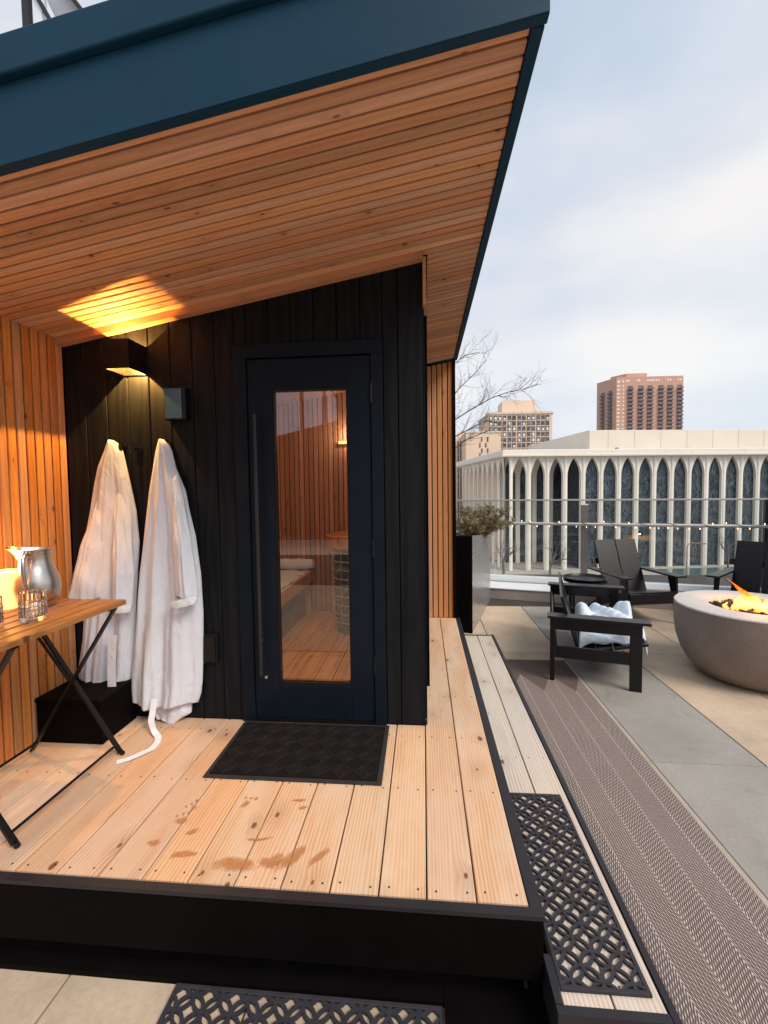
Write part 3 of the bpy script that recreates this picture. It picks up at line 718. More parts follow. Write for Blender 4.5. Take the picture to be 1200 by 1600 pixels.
put('stretcher', MB().tube([(-1.868, 1.935, .355), (-1.868, 1.42, .355)], .006, 8).mesh('stretcher', True), 'black_metal', tb)
put('brace', MB().beam((-1.70, 1.945, .66), (-1.86, 1.90, .96), .012, .008), 'black_metal', tb)

pc = empty('water_pitcher', (-1.69, 1.79, TZ), label='bellied stainless steel water pitcher standing on the table', cat='pitcher')
prof = [(.0, .002), (.058, .002), (.062, .008), (.078, .04), (.086, .085), (.082, .125), (.066, .17), (.056, .205), (.058, .235), (.066, .255)]
def spout(x, y, z, t, j):
    f = max(0, (z-.19)/.065); a = max(0, math.cos(t-R(200)))**6
    k_ = 1+.75*f*a; zz = z + .012*f*a + .012*f*math.cos((t-R(200))*1)*0
    return x*k_, y*k_, zz
inner = [(r_-.003, z) for r_, z in reversed(prof[1:])]
pb = put('body', MB().lathe(prof+inner+[(0, .006)], 56, fn=spout).mesh('body', True), 'steel', pc, (-1.69, 1.79, TZ))
ha = R(-70); hx_, hy_ = math.cos(ha), math.sin(ha)
put('handle', MB().tube([(-1.69+hx_*r_, 1.79+hy_*r_, TZ+z) for r_, z in ((.058, .235), (.085, .247), (.108, .225), (.112, .18), (.105, .13), (.09, .085), (.084, .07))], [.008, .008, .009, .009, .008, .007, .006], 10).mesh('handle', True), 'steel', pc)
def tumbler(x, y, label):
    t = empty('water_glass', (x, y, TZ), label=label, cat='glass', group='water glasses')
    rr = [(0, .001), (.040, .001), (.0425, .006)]
    def dim(px, py, z, tt, j):
        return (px, py, z)
    body = rr+[(.044, .02+.0055*i) for i in range(1, 18)]
    def facet(px, py, z, tt, j):
        r_ = math.hypot(px, py)
        if .02 < z < .085:
            b = .0030*math.cos(tt*20)*math.cos((z-.02)*2*math.pi/.016)
            return px*(1+b/r_), py*(1+b/r_), z
        return px, py, z
    inn = [(.040, .112), (.039, .03), (.036, .018), (0, .017)]
    put('body', MB().lathe(body+inn, 80, fn=facet).mesh('body', True), 'clear_glass', t, (x, y, TZ+.0003))
    put('water', MB().lathe([(0, .019), (.0375, .021), (.0388, .06), (0, .06)], 32).mesh('water', True), 'tumbler', t, (x, y, TZ))
tumbler(-1.523, 1.588, 'dimpled clear glass of water in front of the steel pitcher')
tumbler(-1.60, 1.478, 'dimpled clear glass of water at the left picture edge')
cd = empty('candle_lantern', (-1.815, 1.76, TZ), label='glowing ribbed candle jar standing left of the pitcher on the table', cat='candle')
put('jar', MB().lathe([(0, .0), (.055, .0), (.057, .012), (.057, .155), (.052, .16), (.052, .02), (0, .02)], 60).mesh('jar', True), 'candle', cd, (-1.815, 1.76, TZ+.001))
put('rim', MB().lathe([(.0572, .150), (.059, .152), (.059, .158), (.0535, .161), (.0525, .150)], 40).mesh('rim', True), 'wax', cd, (-1.815, 1.76, TZ+.0015))
pl = bpy.data.lights.new('candle_light', 'POINT'); pl.energy = 2.2; pl.color = (1, .45, .12); pl.shadow_soft_size = .02
po = bpy.data.objects.new('candle_light', pl); C.objects.link(po); po.location = (-1.80, 1.70, TZ+.20)

bx = empty('storage_box', (-1.77, 2.16, .3), label='plain black box on the deck in the corner under the table', cat='box')
put('body', MB().box(-1.948, -1.60, 2.02, 2.285, .302, .505), 'black', bx, bevel=.004)
put('lid', MB().box(-1.952, -1.595, 2.015, 2.288, .506, .528), 'black', bx, bevel=.004)

# ================================================================== ROBES
def interp(rows, z):
    if z >= rows[0][0]: return rows[0][1:]
    for a, b in zip(rows[:-1], rows[1:]):
        if z <= a[0] and z >= b[0]:
            t = (a[0]-z)/(a[0]-b[0]+1e-9); return tuple(p+(q-p)*t for p, q in zip(a[1:], b[1:]))
    return rows[-1][1:]
def garment(rows, y_back, depth, folds, seed, hemwave=.012, nu=96, nv=150, y_top=None):
    yb0 = y_back if y_top is None else y_top; yb1 = y_back
    rr = random.Random(seed)
    F = [(rr.uniform(*f[0]), rr.uniform(0, 6.28), f[1], rr.uniform(-.9, .9)) for f in folds]
    zt, zb = rows[0][0], rows[-1][0]
    W2 = [(rr.uniform(8, 30), rr.uniform(8, 40), rr.uniform(0, 6.28)) for _ in range(9)]
    def fn(u, v):
        z = zt+(zb-zt)*v; y_back = yb0+(yb1-yb0)*min(1, v*1.8)
        xl, xr = interp(rows, z)
        half = u < .62
        if half: s = u/.62
        else: s = 1-(u-.62)/.38
        x = xl+(xr-xl)*s
        d = depth(v)*(max(0.0, math.sin(math.pi*min(max(s, .0), 1)))**.55)
        if half:
            fold = 0
            for fr, ph, am, dr_ in F: 
                q = math.sin(fr*(s+dr_*.18*v)+ph); q = q*abs(q)**-.3 if abs(q) > 1e-4 else 0
                fold += am*q
            fold *= min(1, v*3)*(.4+.6*v)*math.sin(math.pi*s)**.35
            wr = sum(math.sin(a*s*.55+b*v*.35+p)*math.sin(b*.6*s-a*.4*v+p*2) for a, b, p in W2)*.0018*min(1, v*4)
            y = y_back-d-fold-wr
            zz = z - hemwave*math.sin(s*7+seed)*max(0, (v-.8)/.2)**2
        else:
            y = y_back+.012*math.sin(s*9)*v*0
            zz = z
        return (x, y, zz)
    b = MB().grid(fn, nu, nv, True)
    top = len(b.v); b.f.append(tuple(range(nu))); b.f.append(tuple(nv*nu+i for i in reversed(range(nu))))
    return b.mesh('garment', 'all')
R2 = [(1.836, -1.395, -1.379), (1.830, -1.402, -1.370), (1.811, -1.412, -1.352), (1.768, -1.427, -1.333), (1.686, -1.445, -1.316), (1.560, -1.475, -1.265), (1.453, -1.493, -1.248), (1.318, -1.517, -1.218), (1.115, -1.551, -1.194), (0.909, -1.574, -1.187), (0.771, -1.591, -1.191), (0.631, -1.604, -1.197), (0.526, -1.613, -1.204), (0.456, -1.616, -1.214), (0.400, -1.612, -1.234)]
R1 = [(1.841, -1.690, -1.676), (1.835, -1.698, -1.662), (1.815, -1.710, -1.638), (1.778, -1.726, -1.618), (1.693, -1.767, -1.600), (1.591, -1.794, -1.579), (1.454, -1.826, -1.553), (1.281, -1.872, -1.542), (1.106, -1.873, -1.557), (0.929, -1.882, -1.572), (0.752, -1.906, -1.587), (0.590, -1.937, -1.601), (0.536, -1.936, -1.611), (0.486, -1.920, -1.624)]
def grow(a, b, p=.45): return lambda v: a+(b-a)*min(1, v)**p
folds = [((9, 12), .014), ((16, 20), .012), ((25, 31), .008), ((40, 52), .004)]
# right robe
r2 = empty('bath_robe', (-1.40, 2.2, 1.82), label='white bathrobe on the right hook, its belt trailing on the boards', cat='bathrobe', group='white bathrobes on the wall hooks')
put('robe_body', garment(R2, 2.285, grow(.035, .085), folds, 5), 'robe', r2)
put('robe_lining', garment([(.47, -1.51, -1.27), (.414, -1.508, -1.269), (0.343, -1.515, -1.275), (.306, -1.47, -1.34)], 2.283, grow(.03, .05), [((8, 10), .006)], 9, nu=40, nv=24), 'robe', r2)
put('sleeve', garment([(1.66, -1.325, -1.300), (1.60, -1.325, -1.284), (1.520, -1.322, -1.258), (1.294, -1.306, -1.205), (1.131, -1.302, -1.186), (1.00, -1.298, -1.178)], 2.212, grow(.010, .052), [((7, 9), .008), ((15, 18), .005)], 3, nu=48, nv=60, y_top=2.272), 'robe', r2)
def band(xl, xr, z0, z1, yf, yb, tilt=0, name='cuff'):
    def fn(u, v):
        a = 2*math.pi*u; x = (xl+xr)/2+(xr-xl)/2*math.cos(a); s = (x-xl)/(xr-xl)
        y = (yf+yb)/2-(yb-yf)/2*math.sin(a)*abs(math.sin(a))**-.4 if abs(math.sin(a)) > .01 else (yf+yb)/2
        rad = 1+.05*math.sin(v*math.pi)
        return ((xl+xr)/2+(x-(xl+xr)/2)*rad, (yf+yb)/2+(y-(yf+yb)/2)*rad, z0+(z1-z0)*v+tilt*(s-.5)+.002*math.sin(a*9))
    b = MB().grid(fn, 40, 5, True)
    return b.mesh(name, 'all')
put('cuff', band(-1.302, -1.172, .965, 1.005, 2.140, 2.212, .03), 'hem', r2)
def hem(rows_z, xl, xr, y_back, dp, parent, folds_seed):
    pass
# belt trailing over the deck
def ribbon(pts, w_, name, mat, parent, widthdir=None):
    b = MB(); P_ = [Vector(p) for p in pts]; n_ = len(P_)
    # smooth the path
    def cat(i, t):
        p0, p1, p2, p3 = P_[max(i-1, 0)], P_[i], P_[i+1], P_[min(i+2, n_-1)]
        return .5*((2*p1)+(p2-p0)*t+(2*p0-5*p1+4*p2-p3)*t*t+(3*p1-p0-3*p2+p3)*t**3)
    path = [cat(i, t/6) for i in range(n_-1) for t in range(6)]+[P_[-1]]
    for i, p in enumerate(path):
        d_ = (path[min(i+1, len(path)-1)]-path[max(i-1, 0)]).normalized()
        flat = Vector((d_.y, -d_.x, 0)); side = Vector((1, .15, 0))
        k_ = min(1, max(0, (abs(d_.z)-.25)/.5)); wv = (flat.normalized()*(1-k_)+side.normalized()*k_*(1 if flat.x >= 0 else -1))
        wv = wv.normalized()*w_/2; nn = wv.cross(d_).normalized()*.0015
        for q in (-wv-nn, wv-nn, wv+nn, -wv+nn): b.v.append(tuple(p+q))
    for i in range(len(path)-1):
        for j in range(4): b.f.append((i*4+j, i*4+(j+1) % 4, (i+1)*4+(j+1) % 4, (i+1)*4+j))
    b.f.append((0, 1, 2, 3)); m_ = (len(path)-1)*4; b.f.append((m_+3, m_+2, m_+1, m_))
    return put(name, b.mesh(name, True), mat, parent)
ribbon([(-1.430, 2.19, .46), (-1.425, 2.16, .40), (-1.420, 2.14, .36), (-1.395, 2.125, .318), (-1.350, 2.085, .306), (-1.330, 2.01, .3045), (-1.345, 1.965, .309), (-1.385, 1.915, .306), (-1.43, 1.885, .3045)], .031, 'belt', 'hem', r2)
# left robe
r1 = empty('bath_robe', (-1.68, 2.2, 1.83), label='white bathrobe on the left hook, partly hidden behind the slatted table', cat='bathrobe', group='white bathrobes on the wall hooks')
put('robe_body', garment(R1, 2.292, grow(.03, .075), folds, 12), 'robe', r1)
put('sleeve', garment([(1.62, -1.745, -1.70), (1.557, -1.752, -1.693), (1.457, -1.778, -1.681), (1.289, -1.830, -1.696), (1.119, -1.882, -1.711), (0.982, -1.922, -1.722)], 2.232, grow(.010, .05), [((5, 7), .008), ((13, 16), .005)], 4, nu=48, nv=60, y_top=2.285), 'robe', r1)
put('sleeve', garment([(1.60, -1.66, -1.59), (1.45, -1.665, -1.565), (1.292, -1.655, -1.55), (1.126, -1.655, -1.54), (0.955, -1.665, -1.555)], 2.236, grow(.010, .06), [((6, 8), .009), ((14, 17), .005)], 8, nu=48, nv=60, y_top=2.285), 'robe', r1)
put('cuff', band(-1.666, -1.554, .925, .962, 2.162, 2.232, 0), 'hem', r1)
ribbon([(-1.650, 2.185, .80), (-1.655, 2.175, .62), (-1.652, 2.17, .50), (-1.645, 2.165, .37)], .042, 'belt', 'hem', r1)

# ================================================================== TERRACE EDGE: CURB, GLASS RAILING, STRING LIGHTS
TH = R(-15.5); U = Vector((math.cos(TH), math.sin(TH), 0)); V_ = Vector((-math.sin(TH), math.cos(TH), 0))
P0 = Vector((1.10, 6.88, 0))
def rl(s, t, z): p = P0+U*s+V_*t; return (p.x, p.y, z)
def rbox(b, s0, s1, t0, t1, z0, z1):
    vs = [rl(s, t, z) for z in (z0, z1) for s, t in ((s0, t0), (s1, t0), (s1, t1), (s0, t1))]
    return b.add(vs, [(0, 3, 2, 1), (4, 5, 6, 7), (0, 1, 5, 4), (1, 2, 6, 5), (2, 3, 7, 6), (3, 0, 4, 7)])
SE = 3.32
cb = empty('terrace_curb', rl(1, -.3, 0), label='low stone curb with pale metal capping under the glass railing', cat='curb')
put('curb_wall', rbox(MB(), -2.6, SE+.7, -.51, .25, -.2, .130), 'curb', cb)
put('cap', rbox(MB(), -2.6, SE+.7, -.525, -.085, .131, .146), 'white_metal', cb, bevel=.002)
put('glass_shoe', rbox(MB(), -2.6, SE+.06, -.06, .06, .131, .235), 'white_metal', cb, bevel=.003)
put('shoe_seal', rbox(MB(), -2.6, SE+.06, -.082, -.0605, .131, .158), 'curb', cb)
# reveal below cap
rlg = empty('glass_railing', rl(1, 0, .235), label='glass railing with metal top rail and round handrail along the terrace edge', cat='railing')
for s0, s1 in ((-2.6, -.02), (-.005, 1.215), (1.225, SE-.03)):
    put('glass_panel', rbox(MB(), s0, s1, -.006, .006, .236, 1.365), 'rail_glass', rlg)
put('top_rail', rbox(MB(), -2.6, SE+.02, -.014, .014, 1.362, 1.386), 'rail', rlg, bevel=.003)
put('handrail', MB().tube([rl(-2.6, -.10, 1.035), rl(SE+.5, -.10, 1.035)], .021, 14).mesh('handrail', True), 'rail', rlg)
put('post', rbox(MB(), 1.185, 1.275, -.085, -.02, .147, 1.300), 'post', rlg, bevel=.003)
put('post_cap', rbox(MB(), 1.180, 1.280, -.09, -.015, 1.301, 1.318), 'white_metal', rlg)
put('corner_post', rbox(MB(), SE-.02, SE+.01, -.05, .03, .236, 1.361), 'black_edge', rlg)
for s in (-.6, .45, 1.23, 2.25, 3.1):
    put('bracket', MB().tube([rl(s, -.10, 1.035), rl(s, -.01, 1.015)], .008, 8).mesh('bracket', True), 'rail', rlg)
sp = empty('privacy_screen', rl(SE, -.6, .15), label='pale frosted screen panel at the right corner of the terrace', cat='screen')
put('panel', rbox(MB(), SE+.02, SE+.035, -2.6, -.02, .15, 1.37), 'frost_glass', sp)
put('top_rail', rbox(MB(), SE+.012, SE+.043, -2.6, .0, 1.371, 1.392), 'white_metal', sp)

st = empty('string_lights', rl(1, -.1, 1.03), label='dark cable with small warm bulbs wound along the handrail', cat='string lights')
pts = []
rr = random.Random(11)
for i in range(0, 420):
    s = -.6+i*.0102; a = s*2*math.pi/.36
    pts.append(rl(s, -.10+.028*math.cos(a), 1.035+.028*math.sin(a)-.008*abs(math.sin(s*3))))
put('cable', MB().tube(pts, .0028, 5).mesh('cable', True), 'black_metal', st)
bm_ = MB().lathe([(0, -.011), (.004, -.0095), (.0062, -.003), (.005, .005), (.002, .009), (0, .010)], 12).mesh('bulb', True); bm_.materials.append(M['bulb'])
for i in range(34):
    s = -.5+i*.125+rr.uniform(-.03, .03); side = rr.choice((-1, -1, 1)); z = 1.035+side*rr.uniform(.028, .042)
    p = rl(s, -.118, z); put('bulb', bm_, None, st, p)

# ================================================================== PLANTER, SHRUB, TREES
pd_ = V_
pl0 = Vector((.512, 4.76, 0))
def pq(s, t, z):   # s to the left from the near right corner, t away
    p = pl0-U*s+V_*t; return (p.x, p.y, z)
def qbox(b, s0, s1, t0, t1, z0, z1):
    vs = [pq(s, t, z) for z in (z0, z1) for s, t in ((s0, t0), (s1, t0), (s1, t1), (s0, t1))]
    return b.add(vs, [(0, 3, 2, 1), (4, 5, 6, 7), (0, 1, 5, 4), (1, 2, 6, 5), (2, 3, 7, 6), (3, 0, 4, 7)])
pn = empty('tall_planter', pl0, label='tall dark metal planter at the end of the cedar wing wall holding a dry shrub', cat='planter')
k = NT('planter_metal'); v = k.coords(rnd=False); f = k.noise(v, 3, 4, .6)
k.set(k.mixc(f, (.34, .33, .33), (.42, .41, .41)), k.math('MULTIPLY_ADD', f, .15, .20), .6, .6); M['planter'] = k.m  # paler colour stands in for sky reflection on the side panels
put('front_panel', qbox(MB(), .0, .60, .0, .02, 0, 1.05), 'black', pn)
pr3 = MB(); zt0, zt1 = 1.05, .93
pr3.add([pq(0, .0205, 0), pq(0, 1.50, 0), pq(0, 1.50, zt1), pq(0, .0205, zt0), pq(.02, .0205, 0), pq(.02, 1.50, 0), pq(.02, 1.50, zt1), pq(.02, .0205, zt0)],
        [(0, 1, 2, 3), (7, 6, 5, 4), (0, 4, 5, 1), (1, 5, 6, 2), (2, 6, 7, 3), (3, 7, 4, 0)])
put('side_panel', pr3, 'planter', pn)
put('side_panel', qbox(MB(), .58, .60, .021, 1.50, 0, .92), 'planter', pn)
put('back_panel', qbox(MB(), .021, .579, 1.48, 1.50, 0, .92), 'planter', pn)
put('soil', qbox(MB(), .021, .579, .021, 1.479, .5, .88), 'soil', pn)

def shrub(name, label, cat, c, r_, h, n, seed, mats=('needle', 'twig'), fol=True, grp=None):
    rr = random.Random(seed); t = empty(name, c, label=label, cat=cat, group=grp)
    stems = MB(); lf = MB(); lf2 = MB()
    def leafs(p, d_, cnt):
        for _ in range(cnt):
            a = Vector((rr.gauss(0, 1), rr.gauss(0, 1), rr.gauss(0, .8)+.3)).normalized()*rr.uniform(.016, .034)
            s_ = a.cross(Vector((rr.random(), rr.random(), rr.random()))).normalized()*.0028
            q = p+Vector((rr.gauss(0, .008), rr.gauss(0, .008), rr.gauss(0, .008)))
            tgt = lf if rr.random() < .75 else lf2
            tgt.add([q-s_, q+s_, q+a], [(0, 1, 2)])
    for i in range(n):
        a = rr.uniform(0, 2*math.pi); p = Vector(c)+Vector((math.cos(a), math.sin(a), 0))*rr.uniform(0, .10)
        tgt = Vector((math.cos(a)*r_*rr.uniform(.2, 1), math.sin(a)*r_*rr.uniform(.2, 1), h*rr.uniform(.35, 1)))
        pts = [p]; k_ = 9
        for j in range(1, k_):
            f_ = j/(k_-1); q = p+Vector((tgt.x*f_, tgt.y*f_, tgt.z*(f_**.7)))+Vector((rr.gauss(0, .012), rr.gauss(0, .012), rr.gauss(0, .01)))
            pts.append(q)
            if j > 2:
                leafs(q, None, 8)
                for _ in range(3):
                    e_ = q+Vector((rr.gauss(0, .05), rr.gauss(0, .05), rr.uniform(-.01, .07)))
                    stems.tube([q, e_], .0012, 3, False)
                    for g in range(5): leafs(q.lerp(e_, g/4), None, 9)
        stems.tube(pts, [.005-.004*j/k_ for j in range(len(pts))], 4, False)
    put('stems', stems.mesh('stems', True), mats[1], t)
    f1 = put('foliage', lf.mesh('foliage', False, False), 'needle', t); f1['kind'] = 'stuff'
    f2 = put('foliage', lf2.mesh('foliage', False, False), 'needle_dark', t); f2['kind'] = 'stuff'
c0 = pq(.10, .95, .88)
shrub('planter_shrub', 'dry yellow green juniper shrub growing out of the tall dark planter', 'shrub', c0, .40, .44, 46, 4)

def tree(name, label, base, h, r0, seed, levels=4, spread=1., grp=None, lean=(0, 0, 0), nch=3, tail=.55):
    rr = random.Random(seed); tk = MB(); cr = MB()
    t = empty(name, base, label=label, cat='tree', group=grp)
    def grow_(p, d_, L, r_, lv):
        pts = [p]; k_ = 5; rs = [r_]
        dd = d_.copy()
        for j in range(k_):
            dd = (dd+Vector((rr.gauss(0, .16), rr.gauss(0, .16), rr.gauss(.03, .10)))).normalized()
            p = p+dd*L/k_; pts.append(p); rs.append(r_*(1-.42*(j+1)/k_))
        (tk if lv == 0 else cr).tube(pts, rs, 6 if lv < 2 else 4, False)
        if lv < levels:
            for q in range(nch+(1 if lv == 0 else 0)):
                i = rr.randint(2, k_) if lv else rr.randint(2, k_)
                b_ = pts[i]; a = rr.uniform(0, 2*math.pi); s_ = rr.uniform(.45, 1.0)*spread
                side = dd.orthogonal().normalized(); side.rotate(Matrix.Rotation(a, 3, dd))
                nd = (dd+side*s_).normalized()
                grow_(b_, nd, L*rr.uniform(.6, .82), rs[i]*.62, lv+1)
    grow_(Vector(base), Vector((lean[0], lean[1], 1)).normalized(), h, r0, 0)
    put('trunk', tk.mesh('trunk', True), 'twig', t); put('crown', cr.mesh('crown', 'all', False), 'twig', t)
    return t
# tree behind the cabin: trunk with reaching limbs placed by hand, twigs grown from them
def limb_tree():
    rr = random.Random(21); base = Vector((-.15, 6.35, -.02)); t = empty('bare_tree', base, label='leafless tree reaching out behind the cabin corner over the railing', cat='tree')
    tk = MB(); tk.tube([base, (-.12, 6.33, .9), (-.05, 6.3, 1.6), (.0, 6.3, 2.1)], [.06, .05, .04, .032], 8, False)
    cr = MB()
    limbs = [[(.0, 6.3, 2.1), (.35, 6.3, 2.45), (.62, 6.3, 2.62), (.95, 6.3, 2.80), (1.20, 6.3, 2.88), (1.38, 6.3, 2.90), (1.57, 6.3, 2.97)],
             [(.0, 6.3, 2.1), (.3, 6.35, 2.7), (.55, 6.4, 3.0), (.75, 6.4, 3.18), (.9, 6.4, 3.35)],
             [(-.05, 6.3, 1.6), (.25, 6.2, 1.95), (.55, 6.15, 2.2), (.85, 6.1, 2.32), (1.15, 6.1, 2.38)],
             [(.0, 6.3, 2.1), (.3, 6.2, 2.2), (.6, 6.2, 2.35), (.85, 6.2, 2.48), (1.05, 6.2, 2.45)],
             [(.0, 6.3, 2.1), (.1, 6.4, 2.8), (.3, 6.4, 3.2), (.6, 6.4, 3.42), (.8, 6.4, 3.46)],
             [(-.05, 6.3, 1.6), (-.4, 6.4, 2.3), (-.6, 6.4, 2.9), (-.7, 6.3, 3.3)]]
    def twig(p, d_, L, r_, lv):
        pts = [p]; dd = d_.normalized()
        for j in range(4):
            dd = (dd+Vector((rr.gauss(0, .17), rr.gauss(0, .17), rr.gauss(.05, .15)))).normalized(); p = p+dd*L/4; pts.append(p)
            if lv < 2 and rr.random() < .62:
                twig(p, dd+Vector((rr.gauss(0, .6), rr.gauss(0, .5), rr.gauss(.1, .55))), L*.62, r_*.6, lv+1)
        cr.tube(pts, [r_*(1-.16*j) for j in range(5)], 4, False)
    for L in limbs:
        n_ = len(L); cr.tube(L, [.0085*(1-.82*i/(n_-1))+.002 for i in range(n_)], 6, False)
        for i in range(1, n_):
            a, b = Vector(L[i-1]), Vector(L[i])
            for _ in range(6 if i < n_-1 else 2):
                q = a.lerp(b, rr.random()); twig(q, (b-a).normalized()+Vector((rr.gauss(.05, .5), rr.gauss(0, .45), rr.gauss(.1, .6))), rr.uniform(.15, .32), .0030, 0)
    put('trunk', tk.mesh('trunk', True), 'twig', t); put('crown', cr.mesh('crown', 'all', False), 'twig', t)
limb_tree()

# ================================================================== CHAIRS, TRAY TABLE, FIRE BOWL
def lounge_settee():
    # local: +X is the way it faces, +Y its far side; origin below the near arm's back end
    t = empty('patio_lounge_chair', (1.0, 3.60, 0), label='dark slab sided lounge chair with a pale towel thrown over its seat, nearest the rug', cat='chair', group='dark patio chairs round the fire bowl')
    t.rotation_euler.z = TH; ORG[t.name] = Vector((0, 0, 0))
    Wd = 1.28; L = .70
    def p(n, b, bev=.003): return put(n, b, 'chair', t, (0, 0, 0), local=True, bevel=bev)
    for y0 in (0, Wd-.03):
        p('arm', MB().prism([(-.02, y0-.045+(.0 if y0 == 0 else 0)), (L, y0-.045), (L, y0+.075), (-.02, y0+.075)], 'z', .522, .542))
        p('apron', MB().box(.02, L-.135, y0, y0+.02, .425, .5215))
        p('leg', MB().box(L-.135+.001, L-.05, y0-.001, y0+.022, 0, .5215))
        p('leg', MB().box(.0, .036, y0-.001, y0+.022, 0, .5215))
        p('side_rail', MB().box(.0365, L-.1345, y0, y0+.02, .20, .295))
    for j in range(2):
        y0 = .075+j*(Wd-.15)/2; y1 = y0+(Wd-.15)/2-.012
        b = MB(); bx0, bz0, bx1, bz1 = .215, .20, .075, .675
        b.prism([(bx0, bz0), (bx0+.02, bz0+.005), (bx1+.02, bz1), (bx1, bz1)], 'y', y0, y1); p('back_plank', b)
    for i in range(4):
        x0 = .23+i*.118; z = .24+i*.028
        p('seat_slat', MB().prism([(x0, z), (x0+.11, z+.026), (x0+.11, z+.046), (x0, z+.020)], 'y', .024, Wd-.035))
    p('back_rail', MB().prism([(.037, .27), (.055, .27), (.030, .47), (.012, .47)], 'y', .024, Wd-.034))
    return t
lounge_settee()
# towel thrown on the seat
rr = random.Random(2)
PH = [(rr.uniform(5, 22), rr.uniform(5, 22), rr.uniform(0, 6.28)) for _ in range(10)]
ct, st_ = math.cos(TH), math.sin(TH)
def tow(u, v):
    x = .22+u*.50; y = .10+v*.88
    base = .285+max(0, x-.2)*.20
    e = .06+.055*math.sin(u*3+1)+.05*math.exp(-((u-.12)**2)/.02)
    h = base+.035*math.sin(math.pi*u)**.5*math.sin(math.pi*min(1, v*1.0))**.4+.012
    w_ = sum(math.sin(a*u+b*v+p) for a, b, p in PH)
    h += .011*w_*(.5+abs(math.sin(2*u+3*v)))+.022*abs(math.sin(5*u+9*v+1.2*math.sin(6*v)))-.012+.010*abs(math.sin(17*v-8*u))
    h += .07*math.exp(-((u-.12)**2/.02+(v-.80)**2/.02))+.03*math.exp(-((u-.08)**2/.02+(v-.35)**2/.05))
    if v < .06: h -= (.06-v)*.6
    if u > .90:
        h -= (u-.90)*1.6; x = .22+.90*.50+(u-.90)*.25
    x += .015*math.sin(9*v); y += .02*math.sin(8*u)
    return (1.0+x*ct-y*st_, 3.60+x*st_+y*ct, h)
tm = MB().grid(tow, 70, 80).mesh('thrown_towel', 'all', False)
o = put('thrown_towel', tm, 'towel'); tag(o, 'crumpled pale blue white towel lying on the seat of the nearest chair', 'towel')
sm = o.modifiers.new('thick', 'SOLIDIFY'); sm.thickness = .012; sm.offset = 1

def lounge(name, label, loc, rz):
    # faces local +X, origin ground at the middle of the arm fronts
    t = empty(name, loc, label=label, cat='chair', group='dark patio chairs round the fire bowl'); t.rotation_euler.z = rz; ORG[t.name] = Vector((0, 0, 0))
    def p(n, b, bev=.003): return put(n, b, 'chair', t, (0, 0, 0), local=True, bevel=bev)
    for s_ in (-1, 1):
        a, b = s_*.255, s_*.385
        p('arm', MB().prism([(0, min(a, b)), (0, max(a, b)), (-.74, max(a, b)-(.03 if s_ > 0 else .0)), (-.74, min(a, b)+(.03 if s_ < 0 else 0))], 'z', .525, .545))
        y0, y1 = sorted((s_*.285, s_*.313))
        p('leg', MB().prism([(-.17, .5245), (-.045, .5245), (-.012, .02), (-.01, 0), (-.045, 0), (-.08, .20)], 'y', y0, y1))
        y0, y1 = sorted((s_*.2848, s_*.262))
        p('side_frame', MB().prism([(-.04, .355), (-.04, .27), (-.35, .19), (-.80, .0), (-.84, .0), (-.84, .03), (-.5, .27), (-.30, .315)], 'y', y0, y1))
    p('front_rail', MB().box(-.0395, -.018, -.283, .283, .235, .350))
    for i in range(5):
        x0 = -.03-i*.098; z = .352-i*.019
        p('seat_slat', MB().prism([(x0, z), (x0-.09, z-.0175), (x0-.09, z+.0005), (x0, z+.018)], 'y', -.283, .283))
    for s_ in (-1, 1):
        y0, y1 = sorted((s_*.006, s_*.272))
        b = MB(); b.prism([(-.47, .24), (-.49, .235), (-.745, .885), (-.725, .89)], 'y', y0, y1); p('back_plank', b)
    p('back_rail', MB().box(-.725, -.69, -.27, .27, .60, .68) if False else MB().prism([(-.655, .60), (-.675, .60), (-.70, .67), (-.68, .67)], 'y', -.33, .33))
    return t
lounge('patio_chair', 'dark two plank lounge chair facing the fire bowl from behind the thrown towel', (2.555, 5.13, 0), R(-78.5))
lounge('patio_chair', 'dark two plank lounge chair behind the fire bowl at the right picture edge', (3.43, 5.00, 0), R(-137))

sdt = empty('side_table', (1.78, 5.06, 0), label='small round dark side table between two lounge chairs', cat='table')
put('table_top', MB().lathe([(0, .515), (.225, .515), (.23, .52), (.23, .535), (0, .535)], 40, (1.78, 5.06, 0)).mesh('table_top', True), 'chair', sdt)
for q in range(4):
    a = R(20+90*q); x, y = 1.78+.19*math.cos(a), 5.06+.19*math.sin(a); put('leg', MB().box(x-.012, x+.012, y-.012, y+.012, 0, .5145), 'chair', sdt)
tag(put('round_tray', MB().lathe([(0, .5365), (.205, .5365), (.222, .560), (.226, .560), (.208, .5362), (0, .536)], 48, (1.78, 5.06, .0005)).mesh('round_tray', True), 'black_metal'), 'round black tray with raised lip on the side table', 'tray')

FC = Vector((2.66, 3.80, 0))
fb = empty('fire_bowl', FC, label='large round concrete fire bowl with a pale flat rim', cat='fire pit')
bp = [(0, .0), (.33, .0), (.385, .025), (.445, .09), (.495, .18), (.53, .29), (.545, .40), (.548, .50), (.545, .566)]
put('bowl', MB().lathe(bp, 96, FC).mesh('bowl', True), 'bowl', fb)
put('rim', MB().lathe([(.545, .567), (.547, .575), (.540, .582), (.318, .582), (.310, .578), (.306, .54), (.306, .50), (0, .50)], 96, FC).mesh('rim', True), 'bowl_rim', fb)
rk = MB(); rr = random.Random(6)
for i in range(420):
    a = rr.uniform(0, 6.28); q = .298*math.sqrt(rr.random()); rk.blob((FC.x+q*math.cos(a), FC.y+q*math.sin(a), .535+rr.uniform(-.01, .014)), rr.uniform(.011, .02), seed=rr.random())
tag(put('lava_rock', rk.mesh('lava_rock'), 'rock', fb), kind='stuff')
